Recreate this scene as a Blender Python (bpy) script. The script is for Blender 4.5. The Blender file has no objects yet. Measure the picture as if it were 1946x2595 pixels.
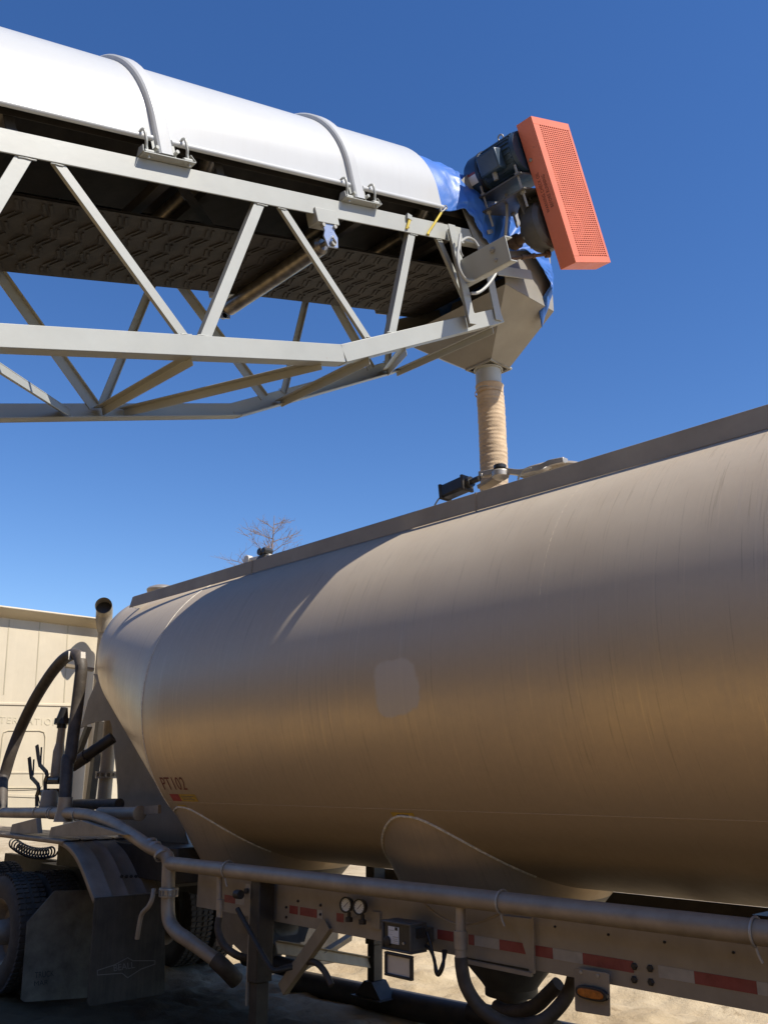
import bpy, bmesh, math, random
from mathutils import Vector as V3, Matrix, noise
R_ = math.radians
scene = bpy.context.scene

# ------------------------------------------------------------------ camera
PITCH, YAW, F_PX, CX, CY = 16.877, 42.8325, 2243.0, 973.0, 1297.5
CAM = V3((0, 0, 1.9))
cam_d = bpy.data.cameras.new("camera"); cam = bpy.data.objects.new("camera", cam_d)
scene.collection.objects.link(cam); scene.camera = cam
cam.location = CAM
cam.rotation_euler = (R_(90 + PITCH), 0, R_(90 - YAW))
cam_d.sensor_fit = 'VERTICAL'; cam_d.sensor_height = 24.0
cam_d.lens = 24.0 * F_PX / 2595.0
cam_d.clip_start = 0.05; cam_d.clip_end = 5000

# ------------------------------------------------------------------ light
SUN = V3((0.74, 0.215, 1.0)).normalized()
SUN_EL = math.asin(SUN.z); SUN_AZ = math.atan2(SUN.x, SUN.y)
world = bpy.data.worlds.new("World"); scene.world = world; world.use_nodes = True
nt = world.node_tree; bg = nt.nodes["Background"]
sky = nt.nodes.new("ShaderNodeTexSky"); sky.sky_type = 'NISHITA'; sky.sun_disc = False
sky.sun_elevation = SUN_EL; sky.sun_rotation = SUN_AZ
sky.air_density = 1.0; sky.dust_density = 0.1; sky.ozone_density = 2.0; sky.altitude = 500
hs = nt.nodes.new("ShaderNodeHueSaturation"); hs.inputs["Saturation"].default_value = 1.27; hs.inputs["Hue"].default_value = 0.510
nt.links.new(sky.outputs[0], hs.inputs["Color"]); nt.links.new(hs.outputs[0], bg.inputs[0]); bg.inputs[1].default_value = 0.128
sun_d = bpy.data.lights.new("sun", 'SUN'); sun = bpy.data.objects.new("sun", sun_d)
scene.collection.objects.link(sun)
sun_d.energy = 5.0; sun_d.angle = R_(0.53); sun_d.color = (1.0, 0.93, 0.82)
sun.rotation_mode = 'QUATERNION'; sun.rotation_quaternion = (-SUN).to_track_quat('-Z', 'Y')
sun.location = (8, 2, 12)
scene.view_settings.view_transform = 'Standard'; scene.view_settings.look = 'None'
scene.view_settings.exposure = 0.30; scene.view_settings.gamma = 1.0
scene.cycles.max_bounces = 8

# ------------------------------------------------------------------ survey: measured image points onto known real planes
S = 1946 / 1659.0
_h = V3((-math.cos(R_(YAW)), math.sin(R_(YAW)), 0)); RIGHT = V3((math.sin(R_(YAW)), math.cos(R_(YAW)), 0))
FWD = _h * math.cos(R_(PITCH)) + V3((0, 0, 1)) * math.sin(R_(PITCH))
UP = -_h * math.sin(R_(PITCH)) + V3((0, 0, 1)) * math.cos(R_(PITCH))
def ray(x, y): return FWD + RIGHT * ((x * S - CX) / F_PX) - UP * ((y * S - CY) / F_PX)
def onY(x, y, Y): d = ray(x, y); return CAM + d * (Y / d.y)
def onX(x, y, X): d = ray(x, y); return CAM + d * (X / d.x)
def onZ(x, y, Z): d = ray(x, y); return CAM + d * ((Z - CAM.z) / d.z)
def zm(ox, oy, k): return lambda x, y: ((ox + x / k) / S, (oy + y / k) / S)

# ------------------------------------------------------------------ mesh helpers
def ortho(a):
    a = a.normalized(); h = V3((0, 0, 1)) if abs(a.z) < 0.9 else V3((1, 0, 0))
    b = a.cross(h).normalized(); return b, a.cross(b).normalized()
class MB:
    def __init__(s): s.bm = bmesh.new()
    def quad(s, *p): return s.bm.faces.new([s.bm.verts.new(q) for q in p])
    def box(s, c, a, b, d):
        c, a, b, d = V3(c), V3(a), V3(b), V3(d)
        v = [s.bm.verts.new(c + a * i + b * j + d * k) for i in (-1, 1) for j in (-1, 1) for k in (-1, 1)]
        for f in ((0, 1, 3, 2), (4, 6, 7, 5), (0, 4, 5, 1), (2, 3, 7, 6), (0, 2, 6, 4), (1, 5, 7, 3)):
            s.bm.faces.new([v[i] for i in f])
        return s
    def abox(s, x0, x1, y0, y1, z0, z1):
        return s.box(((x0 + x1) / 2, (y0 + y1) / 2, (z0 + z1) / 2), (abs(x1 - x0) / 2, 0, 0), (0, abs(y1 - y0) / 2, 0), (0, 0, abs(z1 - z0) / 2))
    def beam(s, p, q, w, h, n=(0, 0, 1)):
        p, q, n = V3(p), V3(q), V3(n); a = (q - p).normalized(); n = (n - a * n.dot(a)).normalized(); b = a.cross(n)
        return s.box((p + q) / 2, (q - p) / 2, b * w / 2, n * h / 2)
    def angle(s, p, q, n, w, t=0.007, side=1, w2=None):
        """steel angle: one leg lies across n (outer face on the line p-q), other leg runs along -n"""
        p, q, n = V3(p), V3(q), V3(n); a = (q - p).normalized(); n = (n - a * n.dot(a)).normalized(); b = a.cross(n)
        w2 = w2 or w
        s.box((p + q) / 2 - n * t / 2, (q - p) / 2, b * w / 2, n * t / 2)
        s.box((p + q) / 2 + b * side * (w / 2 - t / 2 - 0.0005) - n * (t + w2) / 2, (q - p) / 2 * 0.9995, b * t / 2, n * (w2 - t) / 2)
        return s
    def tube(s, pts, r, n=14, cap=True, closed=False):
        pts = [V3(p) for p in pts]; m = len(pts); rr = r if isinstance(r, (list, tuple)) else [r] * m
        T = []
        for i in range(m):
            if closed: t = pts[(i + 1) % m] - pts[i - 1]
            else: t = pts[min(i + 1, m - 1)] - pts[max(i - 1, 0)]
            T.append(t.normalized())
        u, _ = ortho(T[0]); rings = []
        for i in range(m):
            u = (u - T[i] * u.dot(T[i])).normalized(); w = T[i].cross(u)
            rings.append([s.bm.verts.new(pts[i] + (u * math.cos(2 * math.pi * k / n) + w * math.sin(2 * math.pi * k / n)) * rr[i]) for k in range(n)])
        for i in range(m if closed else m - 1):
            A, B = rings[i], rings[(i + 1) % m]
            for k in range(n): s.bm.faces.new((A[k], A[(k + 1) % n], B[(k + 1) % n], B[k]))
        if cap and not closed:
            s.bm.faces.new(rings[0][::-1]); s.bm.faces.new(rings[-1])
        return s
    def lathe(s, p, ax, prof, n=24, cap=True):
        p, ax = V3(p), V3(ax).normalized(); u, w = ortho(ax); rings = []
        for t, r in prof:
            rings.append([s.bm.verts.new(p + ax * t + (u * math.cos(2 * math.pi * k / n) + w * math.sin(2 * math.pi * k / n)) * max(r, 1e-4)) for k in range(n)])
        for A, B in zip(rings, rings[1:]):
            for k in range(n): s.bm.faces.new((A[k], A[(k + 1) % n], B[(k + 1) % n], B[k]))
        if cap: s.bm.faces.new(rings[0][::-1]); s.bm.faces.new(rings[-1])
        return s
    def cyl(s, p, q, r, n=20): p, q = V3(p), V3(q); return s.lathe(p, q - p, [(0, r), ((q - p).length, r)], n)
    def prism(s, poly, vec):
        vec = V3(vec); a = [s.bm.verts.new(V3(p)) for p in poly]; b = [s.bm.verts.new(V3(p) + vec) for p in poly]; m = len(a)
        s.bm.faces.new(a[::-1]); s.bm.faces.new(b)
        for i in range(m): s.bm.faces.new((a[i], a[(i + 1) % m], b[(i + 1) % m], b[i]))
        return s
    def grid(s, rows):
        vs = [[s.bm.verts.new(p) for p in r] for r in rows]
        for A, B in zip(vs, vs[1:]):
            for i in range(len(A) - 1): s.bm.faces.new((A[i], A[i + 1], B[i + 1], B[i]))
        return s
    def build(s, name, m, parent=None, smooth=True, bevel=0.0, sharp=35, thick=0):
        bmesh.ops.recalc_face_normals(s.bm, faces=s.bm.faces[:])
        me = bpy.data.meshes.new(name); s.bm.to_mesh(me); s.bm.free()
        for x in (m if isinstance(m, (list, tuple)) else [m]): me.materials.append(x)
        if smooth:
            me.polygons.foreach_set("use_smooth", [True] * len(me.polygons)); me.set_sharp_from_angle(angle=R_(sharp))
        o = bpy.data.objects.new(name, me); scene.collection.objects.link(o); put(o, parent)
        if thick:
            d = o.modifiers.new("thickness", 'SOLIDIFY'); d.thickness = thick; d.offset = 0
        if bevel:
            d = o.modifiers.new("bevel", 'BEVEL'); d.width = bevel; d.segments = 2; d.limit_method = 'ANGLE'; d.angle_limit = R_(40)
        return o
BASE = {}
def put(o, parent):
    if parent is not None:
        o.parent = parent
        b = V3((0, 0, 0)); q = parent
        while q is not None: b += q.location; q = q.parent
        o.location = -b
def tag(o, label=None, cat=None, group=None, kind=None):
    for k, v in (("label", label), ("category", cat), ("group", group), ("kind", kind)):
        if v: o[k] = v
    return o
def empty(name, loc, label, cat, group=None):
    o = bpy.data.objects.new(name, None); scene.collection.objects.link(o); o.location = loc; o.empty_display_size = 0.2
    return tag(o, label, cat, group)
def spline(pts, sub=8, closed=False):
    pts = [V3(p) for p in pts]; out = []; m = len(pts)
    for i in range(m - 1):
        p0, p1, p2, p3 = pts[max(i - 1, 0)], pts[i], pts[i + 1], pts[min(i + 2, m - 1)]
        for k in range(sub):
            t = k / sub
            out.append(0.5 * ((2 * p1) + (p2 - p0) * t + (2 * p0 - 5 * p1 + 4 * p2 - p3) * t * t + (3 * p1 - p0 - 3 * p2 + p3) * t ** 3))
    out.append(pts[-1]); return out
def text_mesh(name, body, size, m, parent, fn, stretch=1.0, extrude=0.0, spacing=1.0, align='LEFT', sub=0):
    """lettering as a mesh; fn maps the flat (x, y, z) of the text to a real place"""
    cu = bpy.data.curves.new("lettering", 'FONT'); cu.body = body; cu.size = size; cu.extrude = extrude; cu.align_x = align; cu.space_character = spacing
    cu.resolution_u = 4
    t = bpy.data.objects.new("lettering", cu); scene.collection.objects.link(t)
    dg = bpy.context.evaluated_depsgraph_get(); dg.update()
    me = bpy.data.meshes.new_from_object(t.evaluated_get(dg)); bpy.data.objects.remove(t); bpy.data.curves.remove(cu)
    if sub:
        bm = bmesh.new(); bm.from_mesh(me); bmesh.ops.triangulate(bm, faces=bm.faces[:])
        bmesh.ops.subdivide_edges(bm, edges=bm.edges[:], cuts=sub); bm.to_mesh(me); bm.free()
    for v in me.vertices: v.co = fn(v.co.x * stretch, v.co.y, v.co.z)
    me.materials.clear(); me.materials.append(m); me.name = name
    o = bpy.data.objects.new(name, me); scene.collection.objects.link(o); put(o, parent); return o

# ------------------------------------------------------------------ materials
def mat(name, col, rough=0.5, metal=0.0, var=0.12, vscale=3.0, bump=0.0, bscale=40.0, dust=0.0, dustcol=(0.36, 0.31, 0.24), spots=None, spot_amt=0.0, spec=0.5, rvar=0.1, streak=0.0):
    m = bpy.data.materials.new(name); m.use_nodes = True; n = m.node_tree.nodes; l = m.node_tree.links; b = n["Principled BSDF"]
    b.inputs["Roughness"].default_value = rough; b.inputs["Metallic"].default_value = metal; b.inputs["Specular IOR Level"].default_value = spec
    tc = n.new("ShaderNodeTexCoord")
    def ns(scale, detail=5, rg=0.6, vec=None):
        t = n.new("ShaderNodeTexNoise"); t.inputs["Scale"].default_value = scale; t.inputs["Detail"].default_value = detail; t.inputs["Roughness"].default_value = rg
        l.new(vec or tc.outputs["Object"], t.inputs["Vector"]); return t.outputs["Fac"]
    def ramp(f, a, bb, c0=(0, 0, 0, 1), c1=(1, 1, 1, 1)):
        r = n.new("ShaderNodeValToRGB"); r.color_ramp.elements[0].position = a; r.color_ramp.elements[1].position = bb
        r.color_ramp.elements[0].color = c0; r.color_ramp.elements[1].color = c1; l.new(f, r.inputs[0]); return r.outputs[0]
    def mix(fac, a, bb):
        x = n.new("ShaderNodeMix"); x.data_type = 'RGBA'
        for sock, val in ((x.inputs[0], fac), (x.inputs[6], a), (x.inputs[7], bb)):
            if hasattr(val, "links"): l.new(val, sock)
            else: sock.default_value = val if isinstance(val, (float, int)) else (*val[:3], 1)
        return x.outputs[2]
    c = tuple(col)
    lo = tuple(max(0, v * (1 - var * 1.5)) for v in c); hi = tuple(min(1, v * (1 + var)) for v in c)
    cur = ramp(ns(vscale), 0.3, 0.72, (*lo, 1), (*hi, 1))
    if streak:
        mp = n.new("ShaderNodeMapping"); mp.inputs["Scale"].default_value = (30, 30, 1.2); l.new(tc.outputs["Object"], mp.inputs[0])
        sf = ramp(ns(1.0, 4, 0.6, mp.outputs[0]), 0.48, 0.75)
        x = n.new("ShaderNodeMath"); x.operation = 'MULTIPLY'; x.inputs[1].default_value = streak; l.new(sf, x.inputs[0]); cur = mix(x.outputs[0], cur, dustcol)
    if spots:
        f = ramp(ns(9.0, 6, 0.7), 0.70 - spot_amt, 0.74 - spot_amt); cur = mix(f, cur, spots)
    if dust:
        g = n.new("ShaderNodeNewGeometry"); sp = n.new("ShaderNodeSeparateXYZ"); l.new(g.outputs["Normal"], sp.inputs[0])
        f1 = n.new("ShaderNodeMapRange"); f1.inputs[1].default_value = -0.2; f1.inputs[2].default_value = 0.9; f1.inputs[3].default_value = 0.35; l.new(sp.outputs[2], f1.inputs[0])
        f2 = n.new("ShaderNodeMath"); f2.operation = 'MULTIPLY'; l.new(f1.outputs[0], f2.inputs[0]); l.new(ramp(ns(6.0, 6, 0.65), 0.25, 0.75), f2.inputs[1])
        f3 = n.new("ShaderNodeMath"); f3.operation = 'MULTIPLY'; f3.inputs[1].default_value = dust; f3.use_clamp = True; l.new(f2.outputs[0], f3.inputs[0])
        cur = mix(f3.outputs[0], cur, dustcol)
    l.new(cur, b.inputs["Base Color"])
    if rvar:
        mr = n.new("ShaderNodeMapRange"); mr.inputs[3].default_value = max(0.05, rough - rvar); mr.inputs[4].default_value = min(1, rough + rvar); l.new(ns(vscale * 2.3), mr.inputs[0]); l.new(mr.outputs[0], b.inputs["Roughness"])
    if bump:
        bp = n.new("ShaderNodeBump"); bp.inputs["Strength"].default_value = bump; bp.inputs["Distance"].default_value = 0.01; l.new(ns(bscale, 6, 0.6), bp.inputs["Height"]); l.new(bp.outputs[0], b.inputs["Normal"])
    return m
M = {}
M['steel'] = mat("grey_paint", (0.405, 0.415, 0.385), 0.42, 0, 0.06, 2.5, 0.05, 25, 0.25, spots=(0.30, 0.15, 0.09), spot_amt=0.005)
M['galv'] = mat("dull_steel", (0.33, 0.32, 0.29), 0.5, 0.3, 0.15, 5, 0.1, 50, 0.3)
M['white'] = mat("white_paint", (0.545, 0.555, 0.555), 0.30, 0, 0.03, 1.2, 0.02, 30, 0.0, (0.42, 0.40, 0.36), rvar=0.05, streak=0.10)
M['cover_in'] = mat("cover_inside_shade", (0.20, 0.20, 0.19), 0.5, 0, 0.1, 3)
M['rubber'] = mat("belt_rubber", (0.030, 0.026, 0.023), 0.75, 0, 0.3, 6, 0.15, 35, 0.5, (0.10, 0.085, 0.065))
M['roller'] = mat("roller_steel", (0.30, 0.275, 0.24), 0.33, 0.8, 0.3, 14, 0.05, 60)
M['dark'] = mat("dark_steel", (0.040, 0.033, 0.026), 0.55, 0.2, 0.25, 8, 0.1, 50, 0.25, (0.16, 0.135, 0.10))
M['orange'] = mat("orange_paint", (0.72, 0.185, 0.098), 0.5, 0, 0.07, 4, 0.03, 40, 0.15, (0.50, 0.30, 0.20), spots=(0.42, 0.12, 0.07), spot_amt=0.02)
M['orange_in'] = mat("orange_inside", (0.42, 0.08, 0.045), 0.6, 0, 0.1, 3)
M['motor'] = mat("motor_blue", (0.024, 0.055, 0.095), 0.38, 0.1, 0.15, 6, 0.05, 60, 0.15)
M['gear'] = mat("gearbox_grey", (0.075, 0.072, 0.066), 0.5, 0.2, 0.2, 8, 0.2, 40, 0.35)
M['tarp'] = mat("blue_tarp", (0.055, 0.175, 0.56), 0.40, 0, 0.12, 6, 0.10, 90, 0.0, rvar=0.08, spec=0.45)
M['sleeve'] = mat("spout_cloth", (0.62, 0.46, 0.30), 0.9, 0, 0.14, 9, 0.35, 120, 0.3, (0.5, 0.42, 0.32))
M['yellow'] = mat("yellow_rope", (0.60, 0.45, 0.05), 0.7)
M['cable'] = mat("grey_conduit", (0.36, 0.36, 0.34), 0.5)
M['alu'] = mat("aluminium", (0.50, 0.46, 0.40), 0.45, 0.55, 0.15, 7, 0.08, 60, 0.55)
M['aludark'] = mat("dusty_aluminium", (0.35, 0.29, 0.215), 0.55, 0.25, 0.18, 5, 0.1, 60, 0.5)
M['frame'] = mat("frame_aluminium", (0.37, 0.31, 0.23), 0.6, 0.2, 0.15, 4, 0.06, 70, 0.3, streak=0.35)
M['weld'] = mat("weld_bead", (0.80, 0.74, 0.62), 0.6, 0.0, 0.25, 40, 0.5, 150)
M['hose'] = mat("black_hose", (0.042, 0.032, 0.025), 0.6, 0, 0.3, 12, 0.2, 60, 0.6, (0.20, 0.165, 0.12))
M['tyre'] = mat("tyre_rubber", (0.052, 0.044, 0.036), 0.8, 0, 0.25, 10, 0.3, 50, 0.55, (0.17, 0.15, 0.12))
M['flap'] = mat("mudflap_rubber", (0.045, 0.039, 0.032), 0.7, 0, 0.25, 6, 0.15, 60, 0.3, (0.12, 0.10, 0.08), streak=0.3)
M['flapdirty'] = mat("muddy_rubber", (0.13, 0.115, 0.09), 0.85, 0, 0.3, 7, 0.3, 40, 0.3, spots=(0.30, 0.27, 0.22), spot_amt=0.0)
M['fender'] = mat("fender_metal", (0.30, 0.25, 0.20), 0.5, 0.25, 0.2, 5, 0.12, 50, 0.4, (0.22, 0.20, 0.17))
M['cab'] = mat("dusty_cab_paint", (0.66, 0.575, 0.425), 0.6, 0, 0.06, 2.5, 0.03, 40, 0.25, (0.50, 0.42, 0.29), streak=0.12)
M['red'] = mat("red_reflector", (0.27, 0.03, 0.026), 0.5, 0, 0.18, 12, 0, 50, 0.4)
M['silver'] = mat("silver_reflector", (0.43, 0.39, 0.33), 0.5, 0, 0.14, 12, 0, 50, 0.4)
M['stencil'] = mat("red_stencil", (0.20, 0.055, 0.04), 0.6, 0, 0.3, 25)
M['ystick'] = mat("yellow_sticker", (0.55, 0.36, 0.05), 0.5, 0, 0.15, 30)
M['rstick'] = mat("red_sticker", (0.40, 0.07, 0.06), 0.5, 0, 0.15, 30)
M['wstick'] = mat("white_label", (0.72, 0.72, 0.70), 0.4, 0, 0.04, 20)
M['ink'] = mat("black_ink", (0.03, 0.03, 0.03), 0.5)
M['inkfaint'] = mat("dark_lettering", (0.10, 0.025, 0.018), 0.6)
M['black'] = mat("black_plastic", (0.018, 0.018, 0.019), 0.35, 0, 0.2, 10, 0.05, 60, 0.12)
M['dial'] = mat("gauge_face", (0.78, 0.76, 0.70), 0.3, 0, 0.03, 20)
M['amber'] = mat("amber_lens", (0.50, 0.14, 0.012), 0.2, 0, 0.25, 40, 0.2, 120)
M['lid_reflection'] = mat("pale_lid_reflection", (0.66, 0.63, 0.59), 0.42, 0.35, 0.06, 8)  # pale base colour stands in for reflected sky and ground
M['bark'] = mat("bark", (0.27, 0.20, 0.16), 0.9)
M['rust'] = mat("rusty_steel", (0.13, 0.075, 0.045), 0.7, 0.2, 0.3, 15, 0.2, 60, 0.3)
M['chalk'] = mat("faint_line", (0.16, 0.155, 0.145), 0.8)

def tank_material():
    m = bpy.data.materials.new("dusty_tank_aluminium"); m.use_nodes = True; n = m.node_tree.nodes; l = m.node_tree.links; b = n["Principled BSDF"]
    tc = n.new("ShaderNodeTexCoord"); g = n.new("ShaderNodeNewGeometry")
    def node(t, **k):
        x = n.new(t)
        for a, v in k.items(): setattr(x, a, v)
        return x
    def ns(scale, detail=5, rg=0.6, sc=(1, 1, 1)):
        mp = node("ShaderNodeMapping"); mp.inputs["Scale"].default_value = sc; l.new(tc.outputs["Object"], mp.inputs[0])
        t = node("ShaderNodeTexNoise"); t.inputs["Scale"].default_value = scale; t.inputs["Detail"].default_value = detail; t.inputs["Roughness"].default_value = rg
        l.new(mp.outputs[0], t.inputs["Vector"]); return t.outputs["Fac"]
    def mr(f, a, bb, c, d, clamp=True):
        x = node("ShaderNodeMapRange", clamp=clamp); l.new(f, x.inputs[0])
        for i, v in enumerate((a, bb, c, d)): x.inputs[i + 1].default_value = v
        return x.outputs[0]
    def mth(op, a, bb):
        x = node("ShaderNodeMath", operation=op)
        for i, v in enumerate((a, bb)):
            if hasattr(v, "links"): l.new(v, x.inputs[i])
            else: x.inputs[i].default_value = v
        return x.outputs[0]
    def mix(f, a, bb):
        x = node("ShaderNodeMix", data_type='RGBA')
        for sock, v in ((x.inputs[0], f), (x.inputs[6], a), (x.inputs[7], bb)):
            if hasattr(v, "links"): l.new(v, sock)
            else: sock.default_value = (*v, 1) if isinstance(v, tuple) else v
        return x.outputs[2]
    sp = node("ShaderNodeSeparateXYZ"); l.new(g.outputs["Normal"], sp.inputs[0]); nz = sp.outputs[2]
    ob = node("ShaderNodeSeparateXYZ"); l.new(tc.outputs["Object"], ob.inputs[0])
    settle = mr(nz, -0.18, 0.62, 0.0, 1.0)                      # dust settled on the upper side, thinned lower down to darken the shaded band
    blot = ns(0.9, 6, 0.6); fine = ns(22, 5, 0.7); drip = ns(1.0, 5, 0.65, (34, 3, 0.9)); grain = ns(1.0, 3, 0.5, (160, 3, 2.0))
    dust = mth('ADD', mr(settle, 0, 1, TK['d0'], TK['d1']), mr(blot, 0.3, 0.7, -0.10, 0.10))
    dust = mth('ADD', dust, mr(fine, 0.3, 0.7, -0.05, 0.05))
    dust = mth('ADD', dust, mr(nz, -1.0, -0.36, 0.55, 0.0))                 # splashed belly
    washed = mth('MULTIPLY', mr(drip, 0.56, 0.70, 0, 0.22), mr(nz, -0.65, -0.3, 0.0, 1.0)); 
    dust = mth('SUBTRACT', dust, washed)
    # the hand-wiped rectangle with rounded corners
    px = mth('POWER', mth('ABSOLUTE', mth('DIVIDE', mth('SUBTRACT', ob.outputs[0], -3.855), 0.185), 0), 4.0)
    pz = mth('POWER', mth('ABSOLUTE', mth('DIVIDE', mth('SUBTRACT', ob.outputs[2], 2.43), 0.16), 0), 4.0)
    edge = mth('ADD', mth('ADD', px, pz), mr(ns(7, 4), 0.3, 0.7, -0.45, 0.45))
    near = mr(ob.outputs[1], 4.0, 4.1, 1, 0)
    wiped = mth('MULTIPLY', mr(edge, 0.75, 1.2, 1, 0), near)
    col_d = mix(mr(blot, 0.35, 0.7, 0, 1), (0.45, 0.375, 0.285), (0.55, 0.47, 0.365))
    col_d = mix(mr(nz, -0.45, 0.15, 1, 0), col_d, (0.32, 0.235, 0.145))      # dust is browner on lower faces than on top
    col = mix(dust, (0.78, 0.63, 0.45), col_d)
    col = mix(mth('MULTIPLY', mr(ns(1.0, 6, 0.7, (60, 3, 1.1)), 0.58, 0.66, 0, 0.30), mr(nz, -0.65, -0.45, 0.25, 1.0)), col, (0.20, 0.155, 0.105))
    col = mix(mth('MULTIPLY', wiped, 0.62), col, (0.66, 0.62, 0.56))
    l.new(col, b.inputs["Base Color"])
    metal = mth('MULTIPLY', mth('SUBTRACT', 0.95, dust), mth('SUBTRACT', 1.0, mth('MULTIPLY', wiped, 0.55))); l.new(mr(metal, 0, 1, 0.0, 1.0), b.inputs["Metallic"])
    rough = mth('ADD', mr(dust, 0.1, 1, TK['r0'], 0.62), mr(grain, 0.3, 0.7, -0.05, 0.05))
    l.new(mth('ADD', rough, mth('MULTIPLY', wiped, 0.1)), b.inputs["Roughness"])
    b.inputs["Specular IOR Level"].default_value = 0.35
    bp = node("ShaderNodeBump"); bp.inputs["Strength"].default_value = 0.06; bp.inputs["Distance"].default_value = 0.01
    hh = mth('ADD', mth('MULTIPLY', ns(0.55, 2, 0.4), 6.0), mth('MULTIPLY', grain, 0.4)); l.new(hh, bp.inputs["Height"]); l.new(bp.outputs[0], b.inputs["Normal"])
    return m
TK = dict(d0=0.36, d1=0.98, r0=0.33)
M['tank'] = tank_material()

def sand_material():
    m = bpy.data.materials.new("dry_sand"); m.use_nodes = True; n = m.node_tree.nodes; l = m.node_tree.links; b = n["Principled BSDF"]
    tc = n.new("ShaderNodeTexCoord"); b.inputs["Roughness"].default_value = 0.95; b.inputs["Specular IOR Level"].default_value = 0.1
    def ns(s, d=8, r=0.65):
        t = n.new("ShaderNodeTexNoise"); t.inputs["Scale"].default_value = s; t.inputs["Detail"].default_value = d; t.inputs["Roughness"].default_value = r; l.new(tc.outputs["Object"], t.inputs["Vector"]); return t.outputs["Fac"]
    r = n.new("ShaderNodeValToRGB"); l.new(ns(0.8), r.inputs[0])
    e = r.color_ramp.elements; e[0].position = 0.32; e[0].color = (0.37, 0.28, 0.17, 1); e[1].position = 0.7; e[1].color = (0.60, 0.50, 0.34, 1)
    r2 = n.new("ShaderNodeValToRGB"); l.new(ns(6.0), r2.inputs[0]); e = r2.color_ramp.elements; e[0].position = 0.60; e[1].position = 0.72
    x = n.new("ShaderNodeMix"); x.data_type = 'RGBA'; l.new(r2.outputs[0], x.inputs[0]); l.new(r.outputs[0], x.inputs[6]); x.inputs[7].default_value = (0.24, 0.18, 0.11, 1)
    sp = n.new("ShaderNodeSeparateXYZ"); l.new(tc.outputs["Object"], sp.inputs[0])
    wob = n.new("ShaderNodeMath"); wob.operation = 'MULTIPLY_ADD'; l.new(ns(0.5, 5), wob.inputs[0]); wob.inputs[1].default_value = 2.4; l.new(sp.outputs[1], wob.inputs[2])
    lane = []  # mud, carried on under the conveyor to cut bounce light from below
    for a, bb in ((-0.4, 2.8), (6.8, 5.9)):
        q = n.new("ShaderNodeMapRange"); q.interpolation_type = 'SMOOTHSTEP'; l.new(wob.outputs[0], q.inputs[0]); q.inputs[1].default_value = a; q.inputs[2].default_value = bb; lane.append(q.outputs[0])
    mu = n.new("ShaderNodeMath"); mu.operation = 'MULTIPLY'; l.new(lane[0], mu.inputs[0]); l.new(lane[1], mu.inputs[1])
    yard = n.new("ShaderNodeMapRange"); l.new(wob.outputs[0], yard.inputs[0]); yard.inputs[1].default_value = 4.6; yard.inputs[2].default_value = 6.4
    yard_tint = n.new("ShaderNodeMix"); yard_tint.data_type = 'RGBA'; yard_tint.blend_type = 'MULTIPLY'; yard_tint.inputs[0].default_value = 1.0; l.new(x.outputs[2], yard_tint.inputs[6]); yard_tint.inputs[7].default_value = (0.80, 0.70, 0.50, 1)  # unseen near ground tinted warm for bounce and the tank's golden reflection
    base = n.new("ShaderNodeMix"); base.data_type = 'RGBA'; l.new(yard.outputs[0], base.inputs[0]); l.new(yard_tint.outputs[2], base.inputs[6]); l.new(x.outputs[2], base.inputs[7])
    y = n.new("ShaderNodeMix"); y.data_type = 'RGBA'; l.new(mu.outputs[0], y.inputs[0]); l.new(base.outputs[2], y.inputs[6])
    mud = n.new("ShaderNodeMix"); mud.data_type = 'RGBA'; l.new(ns(2.2, 8, 0.7), mud.inputs[0]); mud.inputs[6].default_value = (0.055, 0.038, 0.023, 1); mud.inputs[7].default_value = (0.19, 0.13, 0.072, 1)
    l.new(mud.outputs[2], y.inputs[7]); l.new(y.outputs[2], b.inputs["Base Color"])
    bp = n.new("ShaderNodeBump"); bp.inputs["Strength"].default_value = 0.7; bp.inputs["Distance"].default_value = 0.05; l.new(ns(5.0, 10, 0.7), bp.inputs["Height"]); l.new(bp.outputs[0], b.inputs["Normal"])
    return m
M['sand'] = sand_material()
M['rail'] = mat("rail_aluminium", (0.34, 0.31, 0.265), 0.6, 0.15, 0.12, 3, 0.05, 60, 0.35, streak=0.2)
M['pipe'] = mat("pipe_aluminium", (0.41, 0.34, 0.26), 0.5, 0.35, 0.18, 6, 0.08, 70, 0.5)
M['skirt'] = mat("skirt_grey", (0.25, 0.215, 0.17), 0.55, 0.2, 0.12, 3, 0.05, 60, 0.4)
M['brace'] = mat("brace_tan", (0.34, 0.27, 0.17), 0.6, 0.1, 0.2, 5, 0.08, 60, 0.4)
M['handle'] = mat("bleached_handle", (0.60, 0.58, 0.54), 0.5, 0.1, 0.1, 8)
M['stack'] = mat("dusty_stack", (0.38, 0.33, 0.26), 0.5, 0.3, 0.12, 5, 0.05, 60, 0.4)
M['groove'] = mat("panel_gap", (0.50, 0.44, 0.31), 0.8)
M['emboss'] = mat("embossed_paint", (0.68, 0.605, 0.435), 0.6, 0, 0.06, 3)
M['hub'] = mat("wheel_steel", (0.24, 0.205, 0.165), 0.6, 0.3, 0.25, 9, 0.2, 50, 0.5)
M['bracket'] = mat("pale_blue_plate", (0.42, 0.48, 0.62), 0.3, 0.5, 0.08, 8)
M['hopper'] = mat("hopper_grey", (0.30, 0.285, 0.25), 0.5, 0.1, 0.10, 4, 0.05, 50, 0.35)
M['galv_light'] = mat("spout_collar", (0.52, 0.52, 0.47), 0.5, 0.1, 0.08, 8)

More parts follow.
